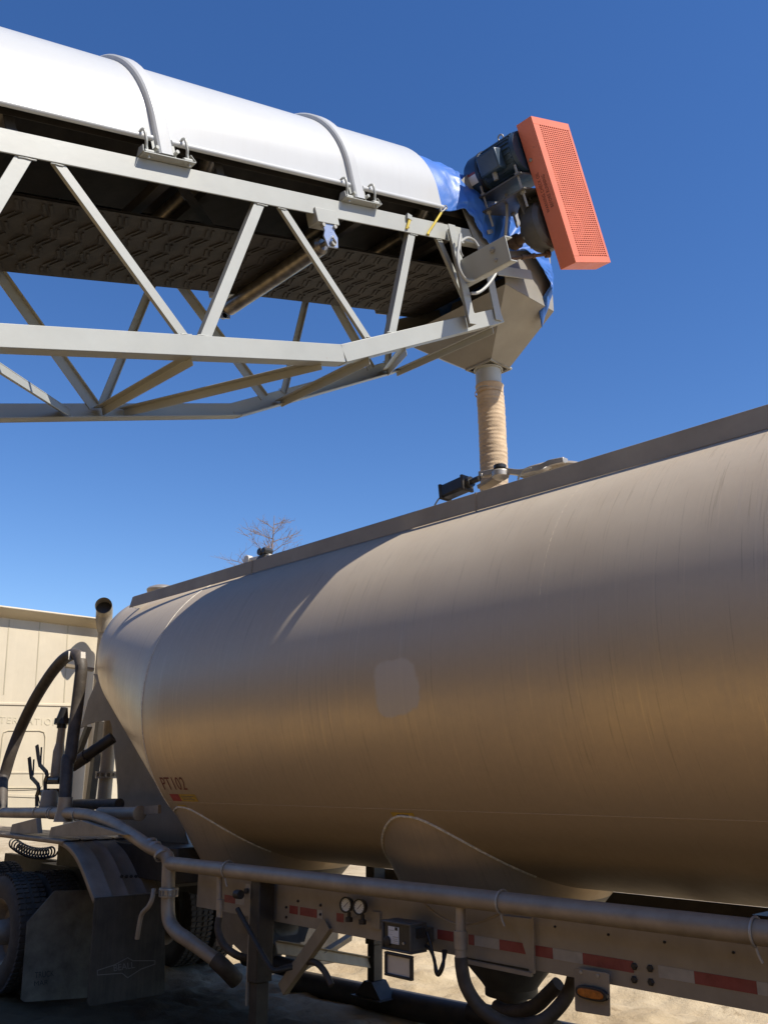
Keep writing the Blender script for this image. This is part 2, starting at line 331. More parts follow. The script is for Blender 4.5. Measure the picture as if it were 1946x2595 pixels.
# ------------------------------------------------------------------ ground (one sheet to the horizon, worn into ruts near the trailer)
def ground_h(x, y):
    d = math.hypot(x + 4, y - 5)
    h = 0.05 * noise.noise((x * 0.55, y * 0.55, 0.3)) + 0.03 * noise.noise((x * 2.1, y * 2.1, 4.0)) + 0.018 * noise.noise((x * 6, y * 6, 9.0))
    for yr, am in ((7.1, 0.10), (7.9, 0.12), (9.0, 0.10), (10.3, 0.12)):        # tyre ruts along the lane behind
        t = y - yr - 0.35 * noise.noise((x * 0.2, yr, 0)); h += am * math.exp(-(t * 4.0) ** 2) * (0.5 + abs(noise.noise((x * 1.7, yr, 2.0))))
    if 3 < y < 14 and -14 < x < 3:                                           # clods and lugs pressed up along the ruts
        cl = noise.noise((x * 3.4, y * 8.0, 12.0)); cl2 = noise.noise((x * 9, y * 16, 3.0)); h += 0.05 * max(0, cl) + 0.022 * cl2
    h -= 0.06 * math.exp(-(((y - 3.9) / 0.6) ** 2)) * 0.5
    far = min(1.0, max(0.0, (y - 10) / 25)); h += far * (0.35 + 0.5 * noise.noise((x * 0.06, y * 0.06, 7)))
    return h * (1 if d < 60 else max(0, 1 - (d - 60) / 60))
def axis(lo, hi, step, far):
    a = []; v = lo
    while v <= hi: a.append(v); v += step
    s = step; left = []; v = lo
    while v > -far: s *= 1.22; v -= s; left.append(v)
    right = []; s = step; v = a[-1]
    while v < far: s *= 1.22; v += s; right.append(v)
    return left[::-1] + a + right
gx, gy = axis(-13, 2, 0.055, 900), axis(3.4, 12, 0.055, 900)
g = MB(); g.grid([[V3((x, y, ground_h(x, y))) for x in gx] for y in gy])
tag(g.build('ground', M['sand'], None, sharp=180), kind='structure')

# ------------------------------------------------------------------ conveyor
TH = math.atan(0.302); CD = V3((0, math.cos(TH), math.sin(TH))); CV = V3((0, -math.sin(TH), math.cos(TH)))
XN, XF, XC = -3.53, -4.67, -4.10
def cp(u, v, X): return CD * u + CV * v + V3((X, 0, 0))
def uv(P): return P.dot(CD), P.dot(CV)
con = empty('belt_conveyor', (XC, 0, 0), 'inclined belt conveyor with white arched covers on a grey lattice truss above the tanker', 'conveyor')
EX = V3((1, 0, 0))
# chords: steel angles, upright leg outside, flat leg turned inward
def chord(X, sgn, pts, w, flange_v, leg=0.085, t=0.009):
    m = MB()
    for (u0, v0), (u1, v1) in zip(pts, pts[1:]):
        p, q = cp(u0, v0, X - sgn * t / 2), cp(u1, v1, X - sgn * t / 2)
        a = (q - p).normalized(); n = EX.cross(a); n = n if n.z > 0 else -n
        m.beam(p, q, w, t, EX)
        off = n * (flange_v * (w / 2 - t / 2 - 0.0004)) - EX * sgn * (leg / 2)
        m.beam(p + off, q + off, leg - t, t, n)
    return m.build('truss_chord', M['steel'], con, bevel=0.003)
chord(XN, 1, [(-4, 4.122), (5.44, 4.122)], 0.118, 1)
chord(XF, -1, [(-4, 4.122), (5.8, 4.122)], 0.118, 1)
LOW = [(-4, 3.212), (4.06, 3.212), (5.68, 3.562)]
chord(XN, 1, LOW, 0.108, -1)
chord(XF, -1, LOW, 0.108, -1)
def brace(X, sgn, a, b, w, side, back=0.0095, leg=0.028):
    m = MB(); m.angle(cp(a[0], a[1], X - sgn * back), cp(b[0], b[1], X - sgn * back), EX * sgn, w, 0.007, side, leg)
    for e, (u_, v_) in enumerate((a, b)):                      # fillet weld where the brace meets the chord
        c = cp(u_, v_ + (-0.027 if e == 0 else 0.027), X - sgn * (back - 0.002)); m.tube([c - CD * w * 0.62, c - CD * w * 0.2 + CV * 0.002, c + CD * w * 0.25 - CV * 0.001, c + CD * w * 0.62], 0.0045, 6)
    return m.build('truss_brace', M['steel'], con, bevel=0.002)
def low_v(u): return 3.212 if u < 4.06 else 3.212 + (u - 4.06) * 0.35 / 1.62
def nu(x, y, X=XN): return uv(onX(x, y, X))
def fit_brace(p1, p2, X):
    (u1, v1), (u2, v2) = nu(*p1, X), nu(*p2, X)
    at = lambda v: u1 + (u2 - u1) * (v - v1) / (v2 - v1)
    ut = at(4.085); ub = at(3.25); ub = at(low_v(ub) + 0.03)
    return (ut, 4.085), (ub, low_v(ub) + 0.03)
near = {'B': ((122, 340), (398, 720), 0.050, 1), 'C': ((563, 440), (452, 715), 0.060, 1), 'D': ((612, 445), (796, 725), 0.046, 1),
        'E': ((893, 502), (852, 715), 0.056, 1), 'F': ((948, 508), (1015, 655), 0.046, 1)}
tops = {}
for k, (p1, p2, w, sd) in near.items():
    a, b = fit_brace(p1, p2, XN); tops[k] = (a, b); brace(XN, 1, a, b, w, sd, leg=0.05 if k in 'CE' else 0.024)
pan = tops['D'][0][0] - tops['B'][0][0]                       # panel length of the lattice
for i in (1, 2, 3, 4):
    for k, w in (('B', 0.05), ('C', 0.068)):
        a, b = tops[k]; brace(XN, 1, (a[0] - pan * i, a[1]), (b[0] - pan * i, b[1]), w, 1)
for p1, p2, w in (((5, 605), (205, 885), 0.07), ((316, 640), (222, 868), 0.05), ((392, 625), (575, 868), 0.065), ((655, 660), (612, 845), 0.045), ((735, 685), (800, 795), 0.07), ((838, 690), (835, 795), 0.05)):
    a, b = fit_brace(p1, p2, XF); brace(XF, -1, a, b, w, 1)
    if p1[0] in (5, 316):
        for i in (1, 2): brace(XF, -1, (a[0] - pan * i, a[1]), (b[0] - pan * i, b[1]), w, 1)
# bracing flat between the two lower chords
def flat(pn, pf, w=0.055):
    P, Q = onX(*pn, XN - 0.03), onX(*pf, XF + 0.03); m = MB()
    nrm = CV; m.angle(P, Q, nrm, w, 0.006, 1, 0.05); return m.build('bottom_brace', M['steel'], con, bevel=0.002)
flat((405, 768), (212, 880)); flat((690, 778), (262, 882), 0.06); flat((790, 770), (600, 865), 0.05)
flat((-45, 765), (140, 885), 0.06); flat((868, 752), (830, 800), 0.05); flat((1060, 706), (852, 800), 0.04)
# cross members between the upper chords, seen from below
for u in (-1.0, 0.37, 1.735, 3.10, 4.465, 5.3):
    m = MB(); m.beam(cp(u, 4.105, XN - 0.02), cp(u, 4.105, XF + 0.02), 0.06, 0.05, CV); m.build('cross_member', M['dark'], con, bevel=0.003)  # dark colour stands for the shade under the covers
for u in (0.37, 1.735, 3.10, 4.465):
    m = MB(); m.beam(cp(u - 1.3, 4.13, XN - 0.03), cp(u - 0.05, 4.13, XF + 0.03), 0.05, 0.006, CV); m.build('lacing_bar', M['dark'], con)  # dark instead of truss grey, for the shade of the covers

# belt: carrying run in a trough under the covers, return run underneath with raised chevrons
m = MB()
for v, flip in ((3.97, 0), (3.983, 1)):
    m.grid([[cp(u, v - 0.010 * math.sin((u - 4.155) * 1.15) ** 2 * (0 if abs(u - 4.155) < 0.05 else 1), XC + x) for x in (-0.4, -0.2, 0, 0.2, 0.4)] for u in [i * 0.25 - 4 for i in range(41)]])
prof = ((-0.43, 4.50), (-0.20, 4.335), (0.20, 4.335), (0.43, 4.50))
m.grid([[cp(u, v, XC + x) for x, v in prof] for u in (-4, 6.0)])
m.grid([[cp(6.02 + 0.19 * math.sin(a), 4.16 - 0.19 * math.cos(a), XC + x) for x in (-0.4, 0.4)] for a in [math.pi * i / 16 for i in range(17)]])
u = -3.9; k = 0
while u < 5.9:
    sag = 0.010 * math.sin((u - 4.155) * 1.15) ** 2
    for j in range(7):
        x = -0.33 + j * 0.110; s = 1 if j % 2 else -1
        c = cp(u + (0.03 if k % 2 else 0), 3.966 - sag, XC + x)
        dirv = (EX * 0.040 + CD * s * 0.020); m.box(c, dirv, CD * 0.006 - EX * s * 0.003, CV * 0.0022)
    u += 0.066; k += 1
m.build('belt', M['rubber'], con, sharp=30)
m = MB(); m.cyl(cp(5.999, 4.16, XC - 0.44), cp(5.999, 4.16, XC + 0.44), 0.183, 40); m.build('head_pulley', M['dark'], con)
def idler_set(u):
    r = MB(); r.cyl(cp(u, 4.28, XC - 0.17), cp(u, 4.28, XC + 0.17), 0.048)
    for s in (-1, 1): r.cyl(cp(u + 0.05, 4.29, XC + s * 0.19), cp(u + 0.05, 4.45, XC + s * 0.44), 0.045)
    r.build('idler', M['roller'], con)
    b = MB(); b.beam(cp(u, 4.20, XN - 0.05), cp(u, 4.20, XF + 0.05), 0.05, 0.04, CV)
    for s in (-1, 1): b.beam(cp(u + 0.02, 4.2, XC + s * 0.47), cp(u + 0.02, 4.47, XC + s * 0.47), 0.05, 0.006, EX)
    b.build('idler_frame', M['dark'], con)
for u in (-1.6, 0.2, 1.25, 2.35, 3.5, 4.6, 5.3): idler_set(u)
# skirt plates closing the sides of the trough
for s in (-1, 1):
    m = MB(); m.beam(cp(-4, 4.40, XC + s * 0.49), cp(5.6, 4.40, XC + s * 0.49), 0.19, 0.004, EX); m.build('skirt_plate', M['dark'], con)
# return roller and its hanger
UR = 4.155
for ur in (UR, UR - 3.0):
    r = MB(); r.lathe(cp(ur, 3.915, XC - 0.50), EX, [(0, 0.02), (0.0, 0.053), (0.98, 0.053), (1.0, 0.035), (1.0, 0.014), (1.05, 0.014)], 28)
    ro = r.build('return_roller', M['roller'], con)
    r = MB(); r.lathe(cp(ur, 3.915, XC - 0.56), EX, [(0, 0.012), (0.058, 0.012)], 12); r.build('roller_shaft', M['dark'], ro)
    for s, X in ((1, XN - 0.01), (-1, XF + 0.01)):
        h = MB(); h.box(cp(ur, 4.055, X - s * 0.02), CD * 0.085, EX * 0.045, CV * 0.045); ho = h.build('hanger_block', M['steel'], con, bevel=0.003)
        h = MB(); X2 = X + s * 0.005
        pol = [(-0.05, 4.010), (0.05, 4.010), (0.038, 3.965), (0.055, 3.93), (0.04, 3.865), (-0.04, 3.865), (-0.055, 3.93), (-0.038, 3.965)]
        h.prism([cp(ur + a, b, X2) for a, b in pol], EX * s * 0.012); h.build('roller_bracket', M['bracket'], ho, bevel=0.002)
        h = MB()
        for d in (-0.045, 0.045): h.cyl(cp(ur + d, 3.995, X2), cp(ur + d, 3.995, X2 + s * 0.024), 0.012, 10)
        h.cyl(cp(ur, 3.885, X2), cp(ur, 3.885, X2 + s * 0.03), 0.018, 14); h.tube([cp(ur + 0.01, 3.93, X2 + s * 0.02), cp(ur - 0.01, 3.91, X2 + s * 0.035), cp(ur + 0.012, 3.885, X2 + s * 0.03)], 0.006, 8)
        h.build('bolt', M['galv'], ho)

# arched covers, hoops, edge rods, hook bolts
HOOPS = [-0.99, 0.375, 1.74, 3.105, 4.465]; RC, VC = 0.57, 4.42
def arch(r, n=40, leg=0.12): return [(XC + r, VC - leg)] + [(XC + r * math.cos(math.pi * i / n), VC + r * math.sin(math.pi * i / n)) for i in range(n + 1)] + [(XC - r, VC - leg)]
edges = [-4.0] + HOOPS + [5.285]
for a, b in zip(edges, edges[1:]):
    m = MB(); ol, il = arch(RC), arch(RC - 0.006)
    rows = [[cp(u, v, X) for X, v in ol] for u in (a + 0.004, b - 0.004)]; m.grid(rows)
    c = m.build('cover_panel', M['white'], con, sharp=60)
    m = MB(); m.grid([[cp(u, v, X) for X, v in il] for u in (a + 0.004, b - 0.004)]); m.build('cover_shade_shell', M['cover_in'], c, sharp=60)  # dark inner shell puts the shade inside the covers into colour
    for s in (1, -1):
        m = MB(); m.cyl(cp(a + 0.055, VC - 0.118, XC + s * (RC + 0.004)), cp(b - (0.055 if b < 5 else 0.0), VC - 0.118, XC + s * (RC + 0.004)), 0.015, 14); m.build('edge_rod', M['white'], c)
for u in HOOPS:
    pr = [(-0.044, 0.001), (-0.040, 0.022), (-0.030, 0.030), (0.030, 0.030), (0.040, 0.022), (0.044, 0.001)]
    m = MB(); n = 40; rows = []
    A = [(None, 0)] + [(math.pi * i / n, None) for i in range(n + 1)] + [(None, 1)]
    for ang, leg in A:
        row = []
        for du, dr in pr:
            r = RC + dr
            if ang is None: X = XC + (r if leg == 0 else -r); v = VC - 0.205
            else: X = XC + r * math.cos(ang); v = VC + r * math.sin(ang)
            row.append(cp(u + du * (1.0 if ang is not None else 1.05), v, X))
        rows.append(row)
    m.grid(rows); hp = m.build('cover_hoop', M['white'], con, sharp=28)
    for s in (1, -1):
        X = XC + s * (RC + 0.03)
        m = MB(); m.beam(cp(u - 0.15, 4.187, XC + s * (RC + 0.015)), cp(u + 0.15, 4.187, XC + s * (RC + 0.015)), 0.075, 0.006, CV)
        for e in (-1, 1): m.prism([cp(u + e * 0.15, 4.19, X - s * 0.05), cp(u + e * 0.15, 4.19, X + s * 0.022), cp(u + e * 0.135, 4.235, X + s * 0.008), cp(u + e * 0.135, 4.24, X - s * 0.035)], CD * e * 0.005)
        m.beam(cp(u, 4.192, X - s * 0.025), cp(u, 4.31, X - s * 0.025), 0.135, 0.004, EX)
        br = m.build('hoop_bracket', M['steel'], hp, bevel=0.002)
        for e in (-1, 1):
            m = MB(); c0 = cp(u + e * 0.118, VC - 0.118, X - s * 0.01)
            pts = [c0 + CV * 0.0 - EX * s * 0.020 + CV * 0.02, c0 + CV * 0.024, c0 + EX * s * 0.022 + CV * 0.01, c0 + EX * s * 0.022 - CV * 0.045, c0 + EX * s * 0.012 - CV * 0.075, c0 + EX * s * 0.012 - CV * 0.135]
            m.tube(spline(pts, 5), 0.0075, 8); m.cyl(c0 + EX * s * 0.012 - CV * 0.105 + CD * e * 0.018, c0 + EX * s * 0.012 - CV * 0.105 - CD * e * 0.03, 0.016, 8)
            m.cyl(cp(u + e * 0.058, 4.235, X - s * 0.03), cp(u + e * 0.058, 4.235, X + s * 0.012), 0.010, 8)
            m.build('hook_bolt', M['steel'], hp)

# head box and discharge hopper
m = MB()
HX0, HX1 = XF, XN; zt, zb, zo = 6.02, 5.32, 5.0
ty0, ty1 = 4.46, 5.03; ox0, ox1, oy0, oy1 = -4.21, -3.99, 4.82, 5.03
T = [V3((HX1, ty0, zb)), V3((HX1, ty1, zb)), V3((HX0, ty1, zb)), V3((HX0, ty0, zb))]
Bt = [V3((ox1, oy0, zo)), V3((ox1, oy1, zo)), V3((ox0, oy1, zo)), V3((ox0, oy0, zo))]
U = [V3((HX1, ty0, 5.50)), V3((HX1, ty1, zt - 0.2)), V3((HX0, ty1, zt - 0.2)), V3((HX0, ty0, 5.50))]
for i in range(4):
    j = (i + 1) % 4; m.quad(T[i], T[j], Bt[j], Bt[i])
    if i != 3: m.quad(U[i], U[j], T[j], T[i])
hop = m.build('discharge_hopper', M['hopper'], con, thick=0.006, smooth=False)
m = MB(); m.tube([V3((ox0 - 0.015, oy0 - 0.015, zo + 0.006)), V3((ox1 + 0.015, oy0 - 0.015, zo + 0.006)), V3((ox1 + 0.015, oy1 + 0.015, zo + 0.006)), V3((ox0 - 0.015, oy1 + 0.015, zo + 0.006))], 0.012, 6, closed=True); m.build('hopper_rim', M['galv'], hop)
for s in (-1, 1):
    m = MB(); m.prism([cp(5.62, 4.00, XC + s * 0.545), cp(6.25, 4.0, XC + s * 0.545), cp(6.25, 4.62, XC + s * 0.545), cp(5.9, 4.78, XC + s * 0.545), cp(5.50, 4.5, XC + s * 0.545)], EX * s * 0.006)
    m.build('head_side_plate', M['galv'], con, smooth=False)
# cloth spout sleeve hanging from the hopper into the open hatch
SLX, SLY = -4.105, 4.925
def sleeve_pt(z):
    t = (5.0 - z) / 1.25; return V3((SLX + 0.012 * math.sin(t * 3.0) - 0.012 * t, SLY + 0.02 * math.sin(t * 2.5), z))
m = MB(); m.tube([V3((SLX, SLY, 5.02)), V3((SLX, SLY, 4.82))], 0.100, 32, cap=False); m.build('outlet_collar', M['galv_light'], con)
m = MB(); n = 48; rows = []; zz = [4.86 - i * 0.007 for i in range(182)]
for z in zz:
    c = sleeve_pt(z); row = []
    for k in range(n + 1):
        a = 2 * math.pi * (k % n) / n
        fold = 0.0008 * math.sin(z * 2 * math.pi / 0.034 + 2.5 * noise.noise((math.cos(a), math.sin(a), z * 5))) + 0.0030 * noise.noise((math.cos(a) * 1.0, math.sin(a) * 1.0, z * 60)) + 0.0018 * noise.noise((math.cos(a) * 1.5, math.sin(a) * 1.5, z * 22)) + 0.002 * noise.noise((math.cos(a), math.sin(a), z * 4))
        rr = 0.106 + fold + (0.004 if z > 4.845 else 0) - 0.004 * math.exp(-((z - 4.80) / 0.02) ** 2)
        row.append(c + V3((math.cos(a) * rr, math.sin(a) * rr, 0)))
    rows.append(row)
m.grid(rows); sl = m.build('spout_sleeve', M['sleeve'], con, sharp=180)
m = MB(); m.tube([V3((SLX + 0.108 * math.cos(a), SLY + 0.108 * math.sin(a), 4.995)) for a in [2 * math.pi * i / 32 for i in range(32)]], 0.008, 6, closed=True); m.build('rope_tie', M['cable'], sl)
m = MB(); m.lathe((SLX, SLY, 4.79), (0, 0, 1), [(0, 0.1085), (0, 0.111), (0.014, 0.111), (0.014, 0.1085)], 32, cap=False); m.build('hose_clamp', M['sleeve'], sl)

# head-end steelwork
Hz, Kz = zm(1100, 250, 3.318), zm(1000, 500, 4.1475)
def K(x, y, X): return onX(*Kz(x, y), X)
def H(x, y, X): return onX(*Hz(x, y), X)
UC = 5.25                                                     # cross channel: web square to the conveyor axis
m = MB(); xa, xb, va, vb = -3.50, -3.073, 3.717, 3.888
m.prism([cp(UC, va, xa), cp(UC, va, xb), cp(UC, vb, xb), cp(UC, vb, xa)], CD * 0.009)
m.prism([cp(UC + 0.0092, va, xa), cp(UC + 0.0092, va, xb), cp(UC + 0.0092, va + 0.010, xb), cp(UC + 0.0092, va + 0.010, xa)], CD * 0.065)
m.prism([cp(UC + 0.0092, vb - 0.010, xa), cp(UC + 0.0092, vb - 0.010, xb), cp(UC + 0.0092, vb, xb), cp(UC + 0.0092, vb, xa)], CD * 0.065)
ch = m.build('takeup_channel', M['steel'], con, bevel=0.003)
for X, v, r in ((-3.19, 3.838, 0.020), (-3.18, 3.765, 0.011)):
    m = MB(); m.lathe(cp(UC + 0.001, v, X), -CD, [(0, r), (0.012, r), (0.018, r * 0.6)], 6); m.build('bolt', M['galv'], ch)
# upright angle posts at the end of the truss
def post(p, q_, w, X, leg=0.06):
    m = MB(); m.angle(K(*p, X), K(*q_, X), EX, w, 0.008, -1, leg); return m.build('end_post', M['steel'], con, bevel=0.002)
post((600, 285), (825, 1330), 0.07, -3.455, 0.07)
post((1000, 800), (1100, 1290), 0.075, -3.515)
m = MB(); m.angle(K(650, 375, -3.56), K(965, 440, -3.56), EX, 0.10, 0.008, 1, 0.07); m.build('bearing_beam', M['steel'], con, bevel=0.003)
m = MB(); m.angle(K(1080, 765, -3.47), K(1440, 815, -3.47), EX, 0.075, 0.008, -1, 0.055); m.build('hopper_rail', M['steel'], con, bevel=0.003)
m = MB(); m.beam(K(840, 330, -3.6), K(1010, 350, -3.6), 0.03, 0.12, CV); m.box(K(955, 300, -3.58), CD * 0.028, EX * 0.02, CV * 0.025); m.beam(K(800, 330, -3.58), K(890, 290, -3.62), 0.012, 0.05, CV)
m.beam(K(980, 365, -3.5), K(1100, 340, -3.6), 0.015, 0.03, CV)
m.build('pulley_bearing', M['galv'], con, bevel=0.003)
m = MB()
for a, b in (((135, 190), (145, 215)),): m.beam(K(150, 185, -3.52), K(150, 235, -3.52), 0.04, 0.02, EX)
m.build('cleat', M['steel'], con)
# conduit loops
def cab(pts, r=0.0105, name='conduit', mt='cable'):
    m = MB(); m.tube(spline([K(*p) for p in pts], 8), r, 10); return m.build(name, M[mt], con)
cab([(690, 390, -3.41), (672, 520, -3.40), (660, 650, -3.395), (690, 780, -3.39), (760, 870, -3.39), (870, 860, -3.40), (910, 830, -3.43)])
cab([(690, 470, -3.42), (760, 425, -3.45), (830, 450, -3.46), (880, 520, -3.45)], 0.009)
cab([(800, 1010, -3.43), (880, 1000, -3.42), (970, 930, -3.42), (1050, 820, -3.42), (1090, 735, -3.42)], 0.0105)
cab([(1170, -30, -3.36), (1178, 150, -3.36), (1172, 300, -3.38), (1160, 420, -3.42)], 0.011)
cab([(690, 400, -3.41), (690, 560, -3.41), (715, 620, -3.42)], 0.006)

# drive: guard box, motor, gearbox
GA = V3((0, 0.397, -0.918)).normalized(); GB = V3((0, 0.918, 0.397)).normalized(); G0 = V3((-3.0, 4.149, 6.262)); GL, GW, GD = 1.053, 0.486, 0.125
def gp(a, b, x): return G0 + GA * a + GB * b + EX * x
m = MB(); t = 0.004
m.box(gp(GL / 2, t / 2, -GD / 2), GA * GL / 2, GB * t / 2, EX * GD / 2); m.box(gp(GL / 2, GW - t / 2, -GD / 2), GA * GL / 2, GB * t / 2, EX * GD / 2)
m.box(gp(t / 2, GW / 2, -GD / 2), GA * t / 2, GB * (GW / 2 - t - 0.0003), EX * GD / 2); m.box(gp(GL - t / 2, GW / 2, -GD / 2), GA * t / 2, GB * (GW / 2 - t - 0.0003), EX * GD / 2)
m.box(gp(GL / 2, GW / 2, -GD + t / 2), GA * (GL / 2 - t - 0.0003), GB * (GW / 2 - t - 0.0003), EX * t / 2)
guard = m.build('drive_guard', M['orange'], con, bevel=0.002)
m = MB(); g0, g1, h0, h1 = 0.052, GL - 0.045, 0.075, GW - 0.030
fx = 0.0015
m.box(gp(g0 / 2 + fx, GW / 2, fx), GA * g0 / 2, GB * GW / 2, EX * t / 2); m.box(gp((GL + g1) / 2 - fx, GW / 2, fx), GA * (GL - g1) / 2, GB * GW / 2, EX * t / 2)
m.box(gp((g0 + g1) / 2 + fx, h0 / 2, fx), GA * ((g1 - g0) / 2 - fx), GB * h0 / 2, EX * t / 2); m.box(gp((g0 + g1) / 2 + fx, (GW + h1) / 2, fx), GA * ((g1 - g0) / 2 - fx), GB * (GW - h1) / 2, EX * t / 2)
nr, ncol = 62, 15
for i in range(1, nr):
    a = g0 + (g1 - g0) * i / nr; m.box(gp(a, (h0 + h1) / 2, fx), GA * 0.0036, GB * ((h1 - h0) / 2 + 0.002), EX * 0.0014)
for j in range(1, ncol):
    b = h0 + (h1 - h0) * j / ncol; m.box(gp((g0 + g1) / 2, b, fx + 0.0003), GA * ((g1 - g0) / 2 + 0.002), GB * 0.0044, EX * 0.0013)
m.build('guard_grille', M['orange'], guard, smooth=False)
m = MB()
for a, r in ((0.19, 0.09), (0.74, 0.13)):
    m.lathe(gp(a, GW / 2 - 0.02, -GD + 0.02), EX, [(0, 0.03), (0, r), (0.06, r), (0.06, r * 0.8), (0.05, 0.03)], 32)
m.beam(gp(0.19, GW / 2 + 0.065, -0.08), gp(0.74, GW / 2 + 0.105, -0.08), 0.01, 0.05, EX); m.beam(gp(0.19, GW / 2 - 0.105, -0.08), gp(0.74, GW / 2 - 0.145, -0.08), 0.01, 0.05, EX)
m.build('belt_drive', M['orange_in'], guard)
side = lambda a0, x0: (lambda x, y, z: gp(a0 - x, -0.0012 - z, x0 - y))
for body, a0, x0 in (("WARNING CHECK OIL", 0.655, -0.070), ("BEFORE RUNNING", 0.635, -0.030)):
    f = lambda x, y, z, a0=a0, x0=x0: gp(a0 - x, -0.0015, x0 - y)
    text_mesh('warning_lettering', body, 0.036, M['inkfaint'], guard, f, stretch=0.72, spacing=1.1)
m = MB(); m.lathe(gp(0.27, -0.001, -0.095), -GB, [(0, 0.013), (0.008, 0.013), (0.012, 0.006)], 6); m.build('guard_bolt', M['galv'], guard)
MC = V3((0, 4.266, 6.122))
def mx(x): return MC + EX * x
m = MB(); m.lathe(mx(-3.14), -EX, [(0, 0.09), (0.0, 0.150), (0.025, 0.158), (0.035, 0.150), (0.30, 0.150), (0.31, 0.160), (0.33, 0.160)], 40)
for i in range(26):
    a = 2 * math.pi * i / 26; d = GB * math.cos(a) + GA * math.sin(a); m.beam(mx(-3.18) + d * 0.154, mx(-3.44) + d * 0.154, 0.006, 0.014, d)
mot = m.build('motor', M['motor'], con)
m = MB(); m.lathe(mx(-3.46), -EX, [(0, 0.163), (0.10, 0.163), (0.135, 0.145), (0.15, 0.11), (0.15, 0.02)], 40); fc = m.build('fan_cover', M['motor'], mot)
m = MB(); m.lathe(mx(-3.455), -EX, [(0, 0.160), (0, 0.167), (0.02, 0.167), (0.02, 0.160)], 40); m.build('fan_cover_band', M['black'], mot)
m = MB(); d0 = -GB; c = mx(-3.32) + d0 * 0.185 + GA * 0.01; m.box(c, EX * 0.085, GA * 0.075, GB * 0.05); tb = m.build('terminal_box', M['motor'], mot, bevel=0.012)
m = MB(); c2 = c + d0 * 0.0505
m.cyl(c + GA * 0.075, c + GA * 0.125, 0.018, 14); m.build('cable_gland', M['galv'], tb)
m = MB(); e0 = mx(-3.30) - GA * 0.155; m.tube([e0 - GA * 0.028 + EX * 0.022 * math.cos(a) - GA * 0.022 * math.sin(a) for a in [2 * math.pi * i / 20 for i in range(20)]], 0.006, 8, closed=True); m.cyl(e0 + GA * 0.01, e0 - GA * 0.012, 0.007, 10); m.build('lifting_eye', M['galv'], mot)
def sticker(x0, x1, a0, a1, r, mt, nm, par):
    mm = MB(); mm.grid([[mx(x) + (d0 * math.cos(a) + GA * math.sin(a)) * r for a in [a0 + (a1 - a0) * i / 8 for i in range(9)]] for x in (x0, x1)]); mm.build(nm, mt, par, sharp=180)
sticker(-3.555, -3.485, 0.02, 0.42, 0.1645, M['wstick'], 'rating_plate', fc); sticker(-3.555, -3.485, -0.08, 0.015, 0.1645, M['red'], 'red_sticker', fc)
m = MB()
for ea, w in ((0.175, 0.18), (0.285, 0.20)):
    m.box(mx(-3.33) + GA * ea + GB * 0.01, EX * 0.20, GB * w, GA * 0.006)
mp = m.build('motor_mount', M['gear'], con, bevel=0.002)  # darker grey puts the shade on these plates into their colour
for x in (-3.17, -3.48):
    for s in (-0.15, 0.16):
        m = MB(); m.cyl(mx(x) + GA * 0.10 + GB * s, mx(x) + GA * 0.40 + GB * s, 0.009, 10); m.cyl(mx(x) + GA * 0.155 + GB * s, mx(x) + GA * 0.172 + GB * s, 0.02, 6); m.cyl(mx(x) + GA * 0.29 + GB * s, mx(x) + GA * 0.306 + GB * s, 0.02, 6); m.build('threaded_rod', M['galv'], mp)
m = MB()
for b0, s in ((-0.10, 1), (0.06, 1)):
    m.beam(mx(-3.24) + GA * 0.285 + GB * b0, mx(-3.24) + GA * 0.47 + GB * (b0 + 0.03), 0.05, 0.012, EX)
m.build('mount_bracket', M['gear'], mp, bevel=0.002)
GC = MC + GA * 0.52 + GB * 0.055
m = MB(); m.lathe(GC + EX * -3.15, -EX, [(0, 0.05), (0, 0.150), (0.025, 0.180), (0.10, 0.185), (0.145, 0.160), (0.155, 0.10), (0.20, 0.092), (0.20, 0.04)], 36)
m.lathe(GC + EX * -3.16 - GA * 0.13 + GB * 0.05, -EX, [(0, 0.05), (0, 0.10), (0.16, 0.115), (0.20, 0.09), (0.20, 0.03)], 28)
gb = m.build('gearbox', M['gear'], con)
m = MB()
for i in range(10):
    a = 2 * math.pi * i / 10; m.cyl(GC + EX * -3.285 + (GA * math.cos(a) + GB * math.sin(a)) * 0.14, GC + EX * -3.31 + (GA * math.cos(a) + GB * math.sin(a)) * 0.14, 0.012, 6)
m.build('gearbox_bolt', M['galv'], gb)
m = MB(); m.cyl(GC + EX * -3.36, GC + EX * -3.75, 0.038, 20); m.lathe(GC + EX * -3.44, -EX, [(0, 0.055), (0.05, 0.055)], 20); m.build('drive_shaft', M['rust'], gb)
m = MB(); p, q2 = K(1215, 645, -3.36), GC + EX * -3.22 + GA * 0.20 - GB * 0.02; ax = (q2 - p).normalized(); L = (q2 - p).length
m.lathe(p, ax, [(0, 0.012), (L * 0.28, 0.012), (L * 0.28, 0.020), (L * 0.36, 0.020), (L * 0.36, 0.014), (L * 0.56, 0.014), (L * 0.56, 0.019), (L * 0.62, 0.019), (L * 0.62, 0.012), (L * 0.9, 0.012), (L * 0.9, 0.026), (L, 0.026)], 14)
m.build('torque_rod', M['rust'], con)

